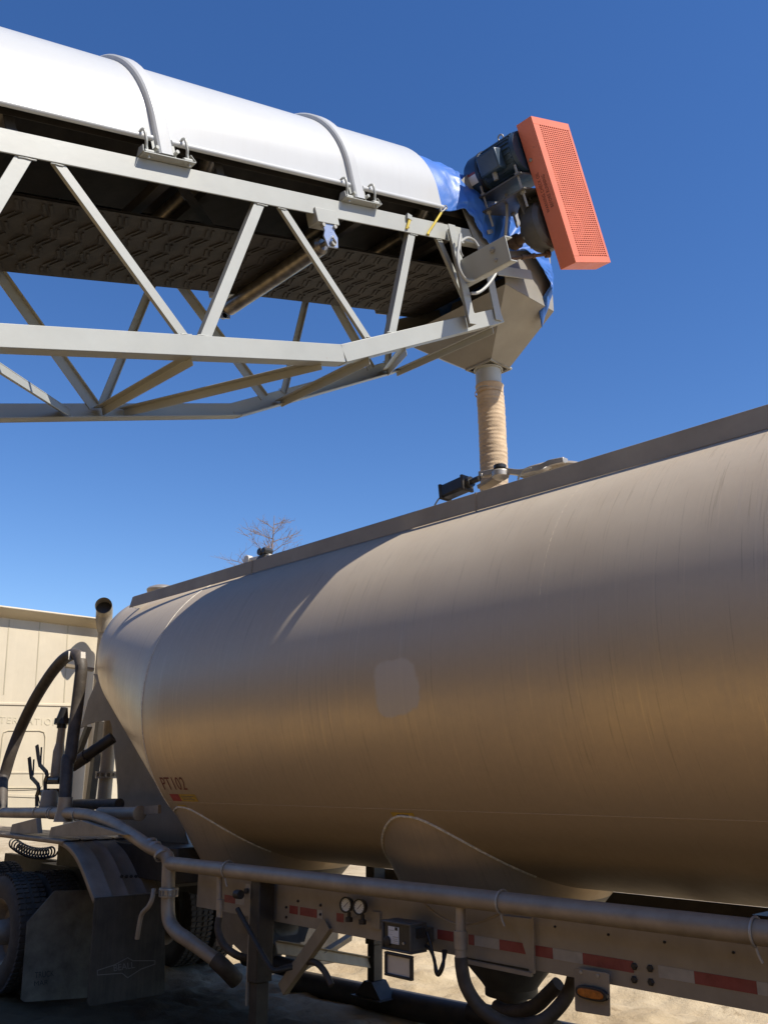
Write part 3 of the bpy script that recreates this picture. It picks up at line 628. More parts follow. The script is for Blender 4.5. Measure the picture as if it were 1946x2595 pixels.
# ------------------------------------------------------------------ tarpaulin over the head end
path = [(3.50, 6.225), (3.80, 6.305), (4.10, 6.335), (4.38, 6.315), (4.65, 6.24), (4.90, 6.09), (5.07, 5.86), (5.12, 5.62), (5.11, 5.44), (5.08, 5.31)]
sp_ = spline([V3((0, y, z)) for y, z in path], 18); rows = []; ns_ = len(sp_); NT = 180
for i, c in enumerate(sp_):
    f = i / (ns_ - 1); tg = (sp_[min(i + 1, ns_ - 1)] - sp_[max(i - 1, 0)]).normalized(); nn = V3((0, -tg.z, tg.y))
    w = 0.548 + 0.03 * min(1, f / 0.2) + 0.012 * math.sin(f * 9) + (0.05 * min(1, max(0, (f - 0.55) / 0.2))) - 0.10 * max(0, (f - 0.9) / 0.1)
    hs = 0.545 if f < 0.3 else 0.56 - 0.38 * min(1, (f - 0.3) / 0.35)
    leg = 0.09 + 0.16 * min(1, max(0, (f - 0.18) / 0.22)) + 0.20 * min(1, max(0, (f - 0.40) / 0.14)) - 0.46 * min(1, max(0, (f - 0.60) / 0.28))
    leg = max(0.015, leg + 0.03 * noise.noise((f * 9, 3.1, 0)) + 0.02 * math.sin(f * 23)); row = []
    for k in range(NT + 1):
        tt = k / NT; 
        arcl = 0.84; 
        if tt < 0.08: X = w; h = -hs - leg * (1 - tt / 0.08)
        elif tt > 0.92: X = -w; h = -hs - leg * ((tt - 0.92) / 0.08)
        else:
            a = math.pi * (tt - 0.08) / arcl; X = w * math.cos(a); h = hs * math.sin(a) - hs
        wr = 0.018 * noise.noise((f * 13, tt * 5, 1.0)) + 0.017 * noise.noise((f * 30, tt * 13, 5.0)) + 0.006 * noise.noise((f * 66, tt * 34, 8.0))
        wr += 0.022 * math.exp(-((f - 0.17 - 0.05 * tt) / 0.02) ** 2) + 0.016 * math.exp(-((f - 0.29 + 0.10 * tt) / 0.018) ** 2)
        cr1 = 1 - abs(noise.noise((f * 9 + tt * 4, tt * 7 - f * 3, 21.0))); cr2 = 1 - abs(noise.noise((f * 17 - tt * 6, tt * 13 + f * 5, 33.0)))
        wr *= 0.75; wr += 0.013 * max(0, cr1 - 0.72) / 0.28 + 0.006 * max(0, cr2 - 0.75) / 0.25 - 0.008
        amp = min(1.0, max(0.02, (f - 0.05) * 7.0)) * (1 - 0.55 * min(1, max(0, (f - 0.62) / 0.15)))
        P = V3((XC + X, 0, 0)) + V3((0, c.y, c.z)) + nn * h
        if f > 0.86: P.z -= 0.17 * ((f - 0.86) / 0.14) ** 2 * math.exp(-((tt - 0.13) / 0.06) ** 2) + 0.02 * noise.noise((tt * 20, f, 2))
        rad = (EX * (X / w) + nn * (1 - abs(X / w))).normalized(); row.append(P + rad * wr * amp)
    rows.append(row)
m = MB(); m.grid(rows); tarp = m.build('tarpaulin', M['tarp'], None, sharp=180, thick=0.003)
tag(tarp, 'crumpled blue tarpaulin wrapped over the head end of the conveyor behind the motor', 'tarpaulin')
m = MB()
for (x, y) in ((535, 105),): c = K(x, y, -3.515); m.tube([c + CD * 0.014 * math.cos(a) + CV * 0.014 * math.sin(a) for a in [2 * math.pi * i / 14 for i in range(14)]], 0.004, 6, closed=True)
m.build('eyelet', M['galv'], tarp)
def cord(pts, label, r=0.008):
    m = MB(); m.tube(spline([K(*p) for p in pts], 6), r, 8)
    return tag(m.build('bungee_cord', M['yellow'], None), label, 'cord', 'yellow cords on the truss')
o = cord([(355, 395, -3.50), (352, 375, -3.515), (420, 270, -3.505), (480, 175, -3.51), (492, 150, -3.512)], 'slanting yellow cord with a toggle tying the blue tarpaulin to the truss')
m = MB(); m.tube([K(492, 152, -3.512), K(515, 140, -3.512), K(540, 110, -3.514)], 0.004, 6); m.lathe(K(488, 165, -3.512), CV, [(0, 0.010), (0.035, 0.010)], 10); m.build('hook', M['galv'], o)
cord([(125, 330, -3.522), (138, 290, -3.520), (150, 230, -3.520), (140, 195, -3.522), (160, 240, -3.518), (140, 300, -3.519), (146, 325, -3.522)], 'short yellow cord looped around the top chord beside a brace', 0.007)

# ------------------------------------------------------------------ tanker trailer
YT, ZT, RT, X1, X0 = 4.93, 2.54, 1.27, -6.93, -9.05
tr = empty('tanker_trailer', (-4, YT, 0), 'dusty aluminium dry bulk tanker trailer parked under the conveyor spout', 'trailer')
A5, B6, C7, D8 = zm(0, 1450, 2.37), zm(0, 2000, 2.37), zm(600, 2050, 2.37), zm(1246, 2050, 2.37)
E6, G7, T3 = zm(0, 1500, 4.1475), zm(0, 1900, 4.1475), zm(1050, 1100, 3.318)
def py(z_, x, y, Y): return onY(*z_(x, y), Y)
def px_(z_, x, y, X): return onX(*z_(x, y), X)
NS = 144
def ring(x, zc, r): return [V3((x, YT + r * math.cos(2 * math.pi * k / NS), zc + r * math.sin(2 * math.pi * k / NS))) for k in range(NS + 1)]
m = MB(); rows = []
for x, zc, r in ((X0 - 0.16, 3.18, 0.02), (X0 - 0.155, 3.18, 0.25), (X0 - 0.13, 3.18, 0.46), (X0 - 0.08, 3.18, 0.61), (X0 - 0.03, 3.175, 0.685)): rows.append(ring(x, zc, r))
for i in range(13): f = i / 12; rows.append(ring(X0 + (X1 - X0) * f, 3.17 + (ZT - 3.17) * f, 0.715 + (RT - 0.715) * f))
for x in [X1 + 0.35 * i for i in range(1, 28)]: rows.append(ring(x, ZT, RT))
m.grid(rows); bmesh.ops.remove_doubles(m.bm, verts=m.bm.verts[:], dist=1e-5)
tank = m.build('tank', M['tank'], tr, sharp=60)
def weld(pts, r=0.005, name='weld_seam', mt='weld'):
    m = MB(); m.tube(pts, r, 6); return m.build(name, M[mt], tank)
arc = lambda x, a0, a1, r=RT: [V3((x, YT - r * math.cos(R_(a)), ZT + r * math.sin(R_(a)))) for a in [a0 + (a1 - a0) * i / 60 for i in range(61)]]
weld(arc(X1, -42, 75, RT - 0.001), 0.0045)
for x in (-5.31, -2.79, -0.2): weld(arc(x, -40, 75, RT - 0.0030), 0.0036, mt='tank')
SA = -39.6
weld([V3((x, YT - (RT - 0.0014) * math.cos(R_(SA)), ZT + (RT - 0.0014) * math.sin(R_(SA)))) for x in (X1, 2.0)], 0.0028, mt='tank')
# hoppers let into the belly, with their weld line worked out from cone and cylinder
def rc(z): return 0.945 - (1.69 - z) * 0.52 if z > 1.25 else max(0.15, 0.716 - (1.25 - z) * 0.88)
for hx in (-6.74, -4.11):
    m = MB(); rows = []
    for z in [1.80 - i * 0.06 for i in range(21)]: rows.append([V3((hx + rc(z) * math.cos(2 * math.pi * k / 72), YT + rc(z) * math.sin(2 * math.pi * k / 72), z)) for k in range(73)])
    if hx < -6:                                                 # the first hopper is cut off by the sloping front wall
        rows = [[V3((max(p.x, X1 + 0.02 + max(0, 1.66 - p.z) * 0.42), p.y, p.z)) for p in r] for r in rows]
    m.grid(rows[:11]); hp = m.build('hopper', M['tank'], tank, sharp=180)
    m = MB(); m.grid(rows[10:]); m.build('hopper_cone', M['gear'], hp, sharp=180)  # lower cone split off in darker grey to stand for shade under the frame
    L_, R2 = [], []
    for i in range(40):
        z = 1.705 - 0.345 * (i / 39) ** 1.6; y2 = RT * RT - (z - ZT) ** 2; x2 = rc(z) ** 2 - y2
        if x2 < 0: continue
        x = math.sqrt(x2); y = math.sqrt(max(0, y2)); L_.append(V3((hx - x, YT - y - 0.004, z))); R2.append(V3((hx + x, YT - y - 0.004, z)))
    weld(L_[::-1] + R2[1:] if hx > -6 else [p for p in L_[::-1] + R2[1:] if p.x > X1 + 0.02], 0.0085)
    m = MB(); m.lathe((hx, YT, 0.40), (0, 0, 1), [(0, 0.08), (0, 0.13), (0.05, 0.13), (0.06, 0.10), (0.18, 0.10), (0.18, 0.17), (0.23, 0.17), (0.23, 0.13)], 28); m.cyl((hx - 0.35, YT, 0.42), (hx + 0.35, YT, 0.42), 0.07, 20)
    m.build('outlet_valve', M['dark'], hp)
def on_tank(X, ang, dr=0.002): return V3((X, YT - (RT + dr) * math.cos(ang), ZT + (RT + dr) * math.sin(ang)))
def tank_decal(name, mt, x0, x1, a0, a1):
    m = MB(); m.grid([[on_tank(x0 + (x1 - x0) * j / 4, R_(a0 + (a1 - a0) * i / 8)) for i in range(9)] for j in range(5)]); return m.build(name, mt, tank, sharp=180)
text_mesh('tank_number', "PT102", 0.165, M['stencil'], tank, lambda x, y, z: on_tank(-6.845 + x, R_(-34.0) + y / RT, 0.0025), stretch=0.85, spacing=1.04, sub=2)
tank_decal('red_label', M['rstick'], -6.80, -6.66, -39.0, -35.9); tank_decal('yellow_label', M['ystick'], -6.655, -6.41, -39.0, -35.9)
for i in range(3):
    tank_decal('label_print', M['chalk'], -6.63, -6.63 + (0.19, 0.15, 0.18)[i], -36.9 - i * 0.75, -36.6 - i * 0.75)
tank_decal('yellow_tag', M['ystick'], -6.78, -6.65, -42.0, -40.8); tank_decal('yellow_tag', M['ystick'], -4.22, -4.02, -42.3, -40.6); tank_decal('tag_print', M['ink'], -4.17, -4.07, -41.7, -41.3)
# top rail with walkway behind
m = MB(); YR = 4.20; zr0, zr1 = 3.572, 3.715
m.prism([V3((-8.385, YR, 3.602)), V3((3, YR, zr0)), V3((3, YR, zr1)), V3((-8.33, YR, zr1 - 0.01))], (0, 0.008, 0))
m.abox(-8.33, 3, YR + 0.0085, YR + 0.04, zr1 - 0.012, zr1 - 0.002)
rail = m.build('top_rail', M['rail'], tr, bevel=0.002)
m = MB(); m.prism([V3((-8.385, 5.66, 3.60)), V3((3, 5.66, zr0)), V3((3, 5.66, zr1)), V3((-8.33, 5.66, zr1 - 0.01))], (0, -0.008, 0)); m.build('top_rail', M['rail'], tr)
m = MB(); m.abox(-8.34, -8.332, YR + 0.009, 5.65, 3.60, 3.70); m.build('rail_end', M['rail'], rail)
for x in (-6.2, -3.65, -1.1):
    m = MB(); m.abox(x, x + 0.012, YR - 0.004, YR - 0.0005, zr0 + 0.01, zr1 - 0.004); m.build('rail_joint', M['aludark'], rail)
# hatches along the top
for hx in (-6.75, -4.11, -1.4):
    m = MB(); m.lathe((hx, YT, 3.74), (0, 0, 1), [(0, 0.27), (0.10, 0.27), (0.10, 0.24), (0.0, 0.24)], 40, cap=False); m.build('hatch_ring', M['alu'], tr)
m = MB(); lp = V3((-3.50, 4.95, 3.965)); ld = V3((0.10, -0.05, 1)).normalized()
m.lathe(lp, ld, [(0, 0.27), (0.03, 0.28), (0.04, 0.26), (0.07, 0.18), (0.085, 0.02)], 40); lid = m.build('hatch_lid', M['aludark'], tr)
YA = 4.62
m = MB(); arm = spline([py(T3, 535, 335, YA), py(T3, 640, 318, YA), py(T3, 740, 305, YA), py(T3, 880, 318, YA), py(T3, 980, 295, YA), py(T3, 1060, 275, YA), py(T3, 1130, 240, YA + 0.05), py(T3, 1250, 215, YA + 0.1)], 4)
m.prism([p + V3((0, 0, 0.021)) for p in arm] + [p - V3((0, 0, 0.021)) for p in arm[::-1]], (0, 0.055, 0))
m.lathe(py(T3, 725, 385, YA), (0, 0, 1), [(0, 0.03), (0.02, 0.062), (0.06, 0.062), (0.07, 0.05)], 20)
for xx, yy in ((565, 365),): m.lathe(py(T3, xx, yy, YA), (0, 0, 1), [(0, 0.014), (0.03, 0.014)], 8)
m.build('hatch_arm', M['alu'], lid, bevel=0.004)
m = MB(); m.lathe(py(T3, 718, 290, YA), (0, 0, 1), [(0, 0.046), (0.022, 0.046), (0.028, 0.038)], 18); m.build('pivot_cap', M['black'], lid)
m = MB(); m.beam(py(T3, 560, 455, YA + 0.02), py(T3, 700, 375, YA + 0.02), 0.09, 0.03, (0, 0, 1)); m.build('hatch_link', M['aludark'], lid, bevel=0.004)
m = MB(); m.beam(py(T3, 880, 340, YA + 0.1), py(T3, 1120, 290, YA + 0.1), 0.06, 0.04, (0, 0, 1)); m.build('hatch_link', M['aludark'], lid, bevel=0.004)
m = MB(); p, q2 = py(T3, 248, 500, YA - 0.02), py(T3, 448, 412, YA - 0.02); a = (q2 - p).normalized(); m.beam(p, q2, 0.105, 0.105, (0, 0, 1))
cyl_ = m.build('air_cylinder', M['black'], tr, bevel=0.018)
m = MB(); m.beam(p - a * 0.002, p + a * 0.022, 0.118, 0.118, (0, 0, 1)); m.build('end_plate', M['dark'], cyl_, bevel=0.006)
m = MB(); m.beam(q2 - a * 0.022, q2 + a * 0.002, 0.118, 0.118, (0, 0, 1)); m.build('end_plate', M['dark'], cyl_, bevel=0.006)
m = MB(); m.cyl(q2, py(T3, 545, 372, YA - 0.02), 0.022, 14); m.lathe(q2 + a * 0.002, a, [(0, 0.04), (0.035, 0.04)], 14); m.build('cylinder_rod', M['black'], cyl_)
m = MB(); m.tube(spline([p + V3((0, 0, -0.02)), py(T3, 205, 545, YA - 0.05), py(T3, 170, 600, YA - 0.05)], 5), 0.006, 8); m.build('air_line', M['cable'], cyl_)
m = MB(); m.tube(spline([py(T3, 985, 285, YA), py(T3, 920, 305, YA), py(T3, 885, 345, YA), py(T3, 870, 385, YA)], 5), 0.008, 8); m.build('latch_wire', M['cable'], lid)
m = MB(); c = onY(540, 1207, 4.7)
m.beam(c + V3((-0.02, 0, -0.01)), onY(585, 1200, 4.7), 0.04, 0.03, (0, 0, 1)); m.lathe(c + V3((-0.02, -0.03, -0.01)), (0, 1, 0), [(0, 0.045), (0.06, 0.045)], 20); m.build('lid_handle', M['handle'], tr, bevel=0.005)
m = MB(); c = onY(571, 1197, 4.7); m.beam(c + V3((-0.07, 0, -0.06)), c + V3((0.05, 0, 0.0)), 0.07, 0.05, (0, 0, 1)); m.cyl(c + V3((-.02, -.05, .02)), c + V3((-.02, .05, .02)), 0.035, 12); m.cyl(c + V3((.05, -.05, .02)), c + V3((.05, .05, .02)), 0.03, 12); m.build('lid_latch', M['black'], tr, bevel=0.006)
m = MB(); c = onY(352, 1272, 4.55); m.lathe(c + V3((0, 0, -0.10)), (0, 0, 1), [(0, 0.12), (0.05, 0.155), (0.085, 0.165), (0.105, 0.15), (0.13, 0.09), (0.137, 0.01)], 36); m.build('vent_dome', M['alu'], tr)

# chassis
ZB, ZF = 0.965, 1.30
m = MB(); m.abox(-6.45, 3, 4.0, 4.010, ZB, ZF); m.abox(-6.45, 3, 4.0105, 4.09, ZB, ZB + 0.010)
fr = m.build('frame_rail', M['frame'], tr, bevel=0.002)
m = MB(); m.abox(-6.45, 3, 5.85, 5.86, 0.95, 1.137); m.abox(-6.45, 3, 5.77, 5.849, 0.95, 0.96); m.build('frame_rail', M['dark'], tr)
for x in (-5.5, -2.75, -2.2, -0.9):
    m = MB(); m.abox(x - 0.04, x + 0.04, 4.0905, 5.769, 1.0, 1.09); m.build('frame_crossmember', M['dark'], tr)
m = MB(); m.abox(-2.62, -1.55, 5.3, 5.5, 1.14, 1.165); m.abox(-1.45, 0.6, 5.3, 5.5, 1.13, 1.155); m.build('air_tank_rack', M['dark'], tr)
def tape(z_, xa, xb, mt, y=800):
    a, b = py(z_, xa, y, 3.9985).x, py(z_, xb, y, 3.9985).x
    m = MB(); m.abox(a, b, 3.9975, 3.9995, 1.033, 1.084); m.build('reflective_strip', M[mt], fr)
for xa, xb, mt in ((312, 362, 'red'), (376, 478, 'red'), (480, 512, 'silver'), (598, 640, 'red'), (1155, 1204, 'silver'), (1205, 1300, 'red'), (1392, 1425, 'red'), (1427, 1576, 'silver')): tape(C7, xa, xb, mt)
for xa, xb, mt in ((45, 240, 'red'), (256, 362, 'red'), (363, 539, 'silver'), (540, 838, 'red'), (985, 1195, 'silver'), (1196, 1560, 'red'), (1561, 1720, 'silver')): tape(D8, xa, xb, mt)
for xa, xb, mt in ((1350, 1415, 'red'), (1416, 1470, 'silver')): tape(B6, xa, xb, mt, 650)
for z_, pts, r in ((D8, ((855, 945), (950, 958), (855, 1025), (955, 1040)), 0.017), (D8, ((380, 707), (700, 755), (1037, 800), (1450, 862)), 0.006), (C7, ((370, 553), (505, 578), (505, 633), (300, 590), (300, 650)), 0.009), (C7, ((845, 680), (848, 700)), 0.010)):
    for x, y in pts: m = MB(); m.lathe(py(z_, x, y, 3.999), (0, -1, 0), [(0, r), (0.006, r), (0.010, r * 0.7)], 6 if r > 0.01 else 10); m.build('frame_bolt', M['dark'], fr)
m = MB(); m.prism([py(D8, x, y, 3.985) for x, y in ((60, 640), (240, 660), (246, 985), (226, 985), (212, 900), (182, 800), (120, 700))], (0, 0.012, 0)); m.prism([py(D8, x, y, 3.972) for x, y in ((238, 640), (248, 640), (254, 990), (244, 990))], (0, 0.012, 0)); m.build('support_gusset', M['frame'], fr)
m = MB(); m.beam(py(C7, 1380, 915, 3.98), py(D8, 240, 995, 3.98), 0.02, 0.02, (0, 1, 0)); m.build('gusset_lip', M['frame'], fr)
# discharge pipework
YP = 3.85; pr = 0.052
tee = py(B6, 1015, 445, YP)
def tube_part(name, pts, r, mt, parent=tr, sub=6, n=18, sm=True):
    m = MB(); m.tube(spline(pts, sub) if sm else pts, r, n); return m.build(name, M[mt], parent)
main = tube_part('discharge_pipe', [tee, V3((-4.5, YP, 1.287)), V3((-2, YP, 1.300)), V3((2.5, YP, 1.318))], pr, 'pipe', sub=2, n=28)
YL = 3.80
front = tube_part('feed_pipe', [V3((-12, YL, 1.55))] + [py(B6, x, y, YL) for x, y in ((0, 140), (250, 142), (450, 146), (560, 162), (680, 205), (800, 278), (900, 345))] + [tee + V3((-0.06, 0, 0.06)), tee], pr, 'pipe', sub=6, n=24)
tube_part('drop_pipe', [tee + V3((0, 0, 0.03)), py(B6, 1012, 560, YP), py(B6, 1010, 720, YP), py(B6, 1022, 800, YP), py(B6, 1065, 860, YP), py(B6, 1130, 905, YP + 0.03), py(B6, 1290, 1020, YP + 0.15)], [pr] * 31 + [pr * 0.95] * 6, 'pipe', n=24)
m = MB(); m.tube(spline([py(B6, 1290, 1020, YP + 0.15), py(B6, 1350, 1075, YP + 0.2), py(B6, 1420, 1150, YP + 0.3)], 5), 0.06, 18); m.build('hose', M['hose'], tr)
m = MB(); m.lathe(py(B6, 1013, 645, YP), (0, 0, 1), [(0, pr), (0, 0.072), (0.012, 0.075), (0.012, 0.062), (0.05, 0.062), (0.05, 0.075), (0.064, 0.072), (0.064, pr)], 24)
for i in range(10):
    a = 2 * math.pi * i / 10; c = py(B6, 1013, 645, YP) + V3((0.068 * math.cos(a), 0.068 * math.sin(a), 0)); m.abox(c.x - 0.006, c.x + 0.006, c.y - 0.006, c.y + 0.006, c.z + 0.01, c.z + 0.055)
m.build('pipe_coupling', M['alu'], tr)
m = MB(); c = py(B6, 930, 600, 3.78)
m.tube(spline([py(B6, 925, 600, 3.76), py(B6, 915, 660, 3.74), py(B6, 890, 710, 3.73), py(B6, 850, 760, 3.73), py(B6, 825, 900, 3.73)], 4), 0.018, 10); m.build('valve_lever', M['aludark'], tr)
for z_, xx, yy in ((B6, 930, 355), (B6, 905, 335), (B6, 975, 400)):
    p = py(z_, xx, yy, YL + 0.02); d = V3((0.75, 0, -0.66)); m = MB(); m.lathe(p - d * 0.02, d, [(0, pr), (0, pr + 0.010), (0.025, pr + 0.010), (0.025, pr)], 24, cap=False); m.build('pipe_clamp', M['alu'], tr)
def ubolt(x, z, Y=YP, par=main):
    m = MB(); m.tube([V3((x, Y - (pr + 0.006) * math.cos(a), z + (pr + 0.006) * math.sin(a))) for a in [R_(-70 + 10 * i) for i in range(33)]], 0.006, 8)
    m.tube(spline([V3((x, Y - 0.02, z - pr)), V3((x + 0.01, Y - 0.02, z - pr - 0.035)), V3((x + 0.02, Y - 0.015, z - pr - 0.06))], 3), 0.006, 8); m.build('u_bolt', M['alu'], par)
for z_, x, y in ((B6, 1370, 490), (D8, 65, 575), (D8, 1590, 778)):
    p = py(z_, x, y, YP); f = (p.x + 6.6) / 9.1; ubolt(p.x, 1.281 + 0.037 * f)
# drop to the first hose
m = MB(); p0, p1 = py(B6, 1320, 510, YP + 0.01), py(B6, 1318, 770, YP + 0.01); m.cyl(p0, p1, 0.021, 16); m.lathe(p1 + V3((0, 0, 0.05)), (0, 0, 1), [(0, 0.028), (0.07, 0.028)], 16); m.build('branch_pipe', M['pipe'], main)
tube_part('hose', [p1, py(B6, 1312, 850, YP), py(B6, 1350, 940, YP + 0.02), py(B6, 1430, 1000, YP + 0.08), py(B6, 1520, 1020, YP + 0.2)], 0.026, 'hose')
m = MB(); p0 = py(C7, 1343, 590, YP + 0.02); p1 = py(C7, 1346, 890, YP + 0.02); m.cyl(p0, p1, 0.027, 18); m.lathe(py(C7, 1346, 840, YP + 0.02), (0, 0, 1), [(0, 0.03), (0, 0.036), (0.09, 0.036), (0.09, 0.03)], 18); m.lathe(py(C7, 1346, 905, YP + 0.02), (0, 0, 1), [(0, 0.033), (0.05, 0.033)], 18); m.build('branch_pipe', M['pipe'], main)
tube_part('hose', [p1, py(C7, 1352, 960, YP + 0.02), py(C7, 1375, 1060, YP + 0.03), py(C7, 1440, 1170, YP + 0.06), py(C7, 1540, 1255, YP + 0.10), py(D8, 130, 1300, YP + 0.16), py(D8, 290, 1280, YP + 0.22), py(D8, 400, 1190, YP + 0.28), py(D8, 470, 1080, YP + 0.34), py(D8, 500, 960, YP + 0.40)], 0.036, 'hose', n=16)
tube_part('hose', [py(D8, 20, 1190, 4.5), py(D8, 120, 1220, 4.5), py(D8, 250, 1190, 4.5), py(D8, 340, 1110, 4.5), py(D8, 400, 1050, 4.5)], 0.04, 'hose', n=16)
tube_part('wiring_loom', [py(C7, 1110, 820, 3.9), py(C7, 1150, 830, 3.9), py(C7, 1185, 900, 3.9), py(C7, 1195, 980, 3.9), py(C7, 1215, 995, 3.9), py(C7, 1240, 940, 3.9), py(C7, 1240, 850, 3.95)], 0.009, 'black')
tube_part('wiring_loom', [py(C7, 1140, 740, 3.9), py(C7, 1160, 800, 3.9), py(C7, 1190, 930, 3.9), py(C7, 1210, 985, 3.9), py(C7, 1245, 900, 3.92), py(C7, 1255, 850, 3.95)], 0.009, 'black')
tube_part('air_line', [py(C7, 1125, 565, 3.93), py(C7, 1210, 640, 3.93), py(C7, 1320, 690, 3.93), py(C7, 1450, 680, 3.93), py(C7, 1580, 630, 3.90)], 0.007, 'aludark')

# gauges, control box, side lamp
for gx_, gy_ in ((661, 575), (741, 588)):
    c = py(C7, gx_, gy_, 3.93); gz = V3((0.25, -1, 0.05)).normalized()
    m = MB(); m.lathe(c - gz * 0.02, gz, [(0, 0.02), (0, 0.043), (0.03, 0.047), (0.036, 0.047), (0.036, 0.038), (0.028, 0.037)], 28); gg = m.build('pressure_gauge', M['black'], tr)
    m = MB(); m.lathe(c - gz * 0.02, gz, [(0.020, 0.039), (0.030, 0.039)], 28); m.build('gauge_dial', M['dial'], gg)
    gu, gw = ortho(gz); gr = gz.cross(V3((0, 0, 1))).normalized() * -1; gup = gr.cross(gz); gup = gup if gup.z > 0 else -gup
    m = MB(); m.beam(c + gz * 0.012 - (gr + gup) * 0.014, c + gz * 0.012 + (gr + gup) * 0.016, 0.003, 0.001, gz)
    for i in range(11):
        a = R_(-40 + 26 * i); dd = gr * math.cos(a) + gup * math.sin(a); m.beam(c + gz * 0.0115 + dd * 0.029, c + gz * 0.0115 + dd * 0.034, 0.002, 0.001, gz)
    m.build('gauge_needle', M['ink'], gg)
    m = MB(); m.cyl(c + V3((0, 0.02, -0.045)), c + V3((0, 0.02, -0.085)), 0.012, 10); m.lathe(c + V3((0, 0.02, -0.10)), (0, 0, 1), [(0, 0.025), (0.025, 0.025)], 6); m.build('gauge_fitting', M['dark'], gg)
YB = 3.78
tl, trr, bl = py(C7, 868, 665, YB), py(C7, 1043, 685, YB), py(C7, 868, 842, YB)
bx0, bx1, bz1, bz0 = tl.x, trr.x, tl.z, bl.z
m = MB(); w = 0.012
m.abox(bx0, bx1, YB, 3.91, bz1 - w, bz1); m.abox(bx0, bx1, YB, 3.91, bz0, bz0 + w); m.abox(bx0, bx0 + w, YB + .0005, 3.91, bz0 + w, bz1 - w); m.abox(bx1 - w, bx1, YB + .0005, 3.91, bz0 + w, bz1 - w); m.abox(bx0 + 0.03, bx1 - 0.03, 3.8705, 3.997, bz0 + 0.04, bz1 - 0.04); m.abox(bx0 + w, bx1 - w, 3.86, 3.87, bz0 + w, bz1 - w)
cb = m.build('control_box', M['gear'], tr, bevel=0.003)
m = MB(); m.abox(bx0 + w + .001, bx1 - w - .001, YB + 0.010, YB + 0.02, bz0 + w + .001, bz1 - w - .001); m.build('control_panel', M['black'], cb)
def bxp(x, y): return py(C7, x, y, YB + 0.009)
m = MB(); a, b = bxp(910, 702), bxp(974, 816); m.abox(a.x, b.x, YB + 0.0075, YB + 0.0095, b.z, a.z); lab = m.build('white_label', M['wstick'], cb, smooth=False)
m = MB()
for i, (x0, x1, y) in enumerate(((915, 945, 726), (915, 938, 736), (915, 935, 750), (938, 970, 768), (938, 966, 780), (940, 970, 792), (940, 968, 803))):
    a, b = bxp(x0, y), bxp(x1, y + 4); m.abox(a.x, b.x, YB + 0.0065, YB + 0.0072, b.z, a.z)
a, b = bxp(950, 710), bxp(967, 732); m.abox(a.x, b.x, YB + 0.0065, YB + 0.0072, b.z, a.z); m.build('label_print', M['ink'], lab, smooth=False)
m = MB(); m.lathe(bxp(908, 792), (0, -1, 0), [(0, 0.026), (0.012, 0.026), (0.016, 0.018)], 24); m.build('socket', M['dark'], cb)
m = MB(); m.lathe(bxp(1004, 808), (0, -1, 0), [(0, 0.007), (0.008, 0.007)], 12); m.build('toggle_switch', M['alu'], cb)
a, b = py(C7, 886, 850, YB - 0.01), py(C7, 1048, 1050, YB - 0.01); lx0, lx1, lz1, lz0 = a.x, b.x, a.z - 0.004, b.z + 0.012
m = MB(); w = 0.014
m.abox(lx0, lx1, YB - 0.012, YB + 0.012, lz1 - w, lz1); m.abox(lx0, lx1, YB - 0.012, YB + 0.012, lz0, lz0 + w); m.abox(lx0, lx0 + w, YB - .0115, YB + .0115, lz0 + w, lz1 - w); m.abox(lx1 - w, lx1, YB - .0115, YB + .0115, lz0 + w, lz1 - w)
ld_ = m.build('box_lid', M['dark'], cb, bevel=0.003)
m = MB(); m.abox(lx0 + w, lx1 - w, YB, YB + 0.004, lz0 + w, lz1 - w); m.build('lid_panel', M['lid_reflection'], ld_, smooth=False)
m = MB(); m.abox(bx1 + 0.001, bx1 + 0.02, 3.82, 3.88, bz0 + 0.08, bz0 + 0.13); m.build('box_gland', M['black'], cb)
m = MB(); m.abox(py(C7, 812, 620, 3.99).x, py(C7, 862, 620, 3.99).x, 3.985, 3.9985, py(C7, 840, 720, 3.99).z, py(C7, 840, 618, 3.99).z); m.build('box_bracket', M['frame'], cb)
YM = 3.96
m = MB(); pl = [py(D8, x, y, YM) for x, y in ((492, 962), (505, 956), (690, 985), (702, 995), (707, 1240), (700, 1247), (505, 1216), (498, 1208))]; m.prism(pl, (0, 0.008, 0)); mk = m.build('lamp_bracket', M['aludark'], tr, bevel=0.002)
def oval(cx, cy, rx, ry, y): # stadium in the bracket plane
    out = []
    for i in range(32):
        a = 2 * math.pi * i / 32; out.append(V3((cx + rx * math.copysign(abs(math.cos(a)) ** 0.6, math.cos(a)), y, cy + ry * math.copysign(abs(math.sin(a)) ** 0.8, math.sin(a)))))
    return out
c = py(D8, 600, 1107, YM - 0.01); ex = (py(D8, 690, 1120, YM - .01).x - py(D8, 510, 1090, YM - .01).x) / 2
m = MB(); m.prism(oval(c.x, c.z, ex * 1.05, 0.030, YM - 0.022), (0, 0.021, 0)); lamp = m.build('side_lamp', M['black'], mk, bevel=0.004)
m = MB(); m.prism(oval(c.x, c.z, ex * 0.86, 0.020, YM - 0.028), (0, 0.006, 0)); m.build('amber_lens', M['amber'], lamp, bevel=0.003)
for x, y in ((535, 982), (637, 1002)): m = MB(); m.lathe(py(D8, x, y, YM), (0, -1, 0), [(0, 0.009), (0.004, 0.009), (0.006, 0.005)], 12); m.build('bracket_bolt', M['alu'], mk)

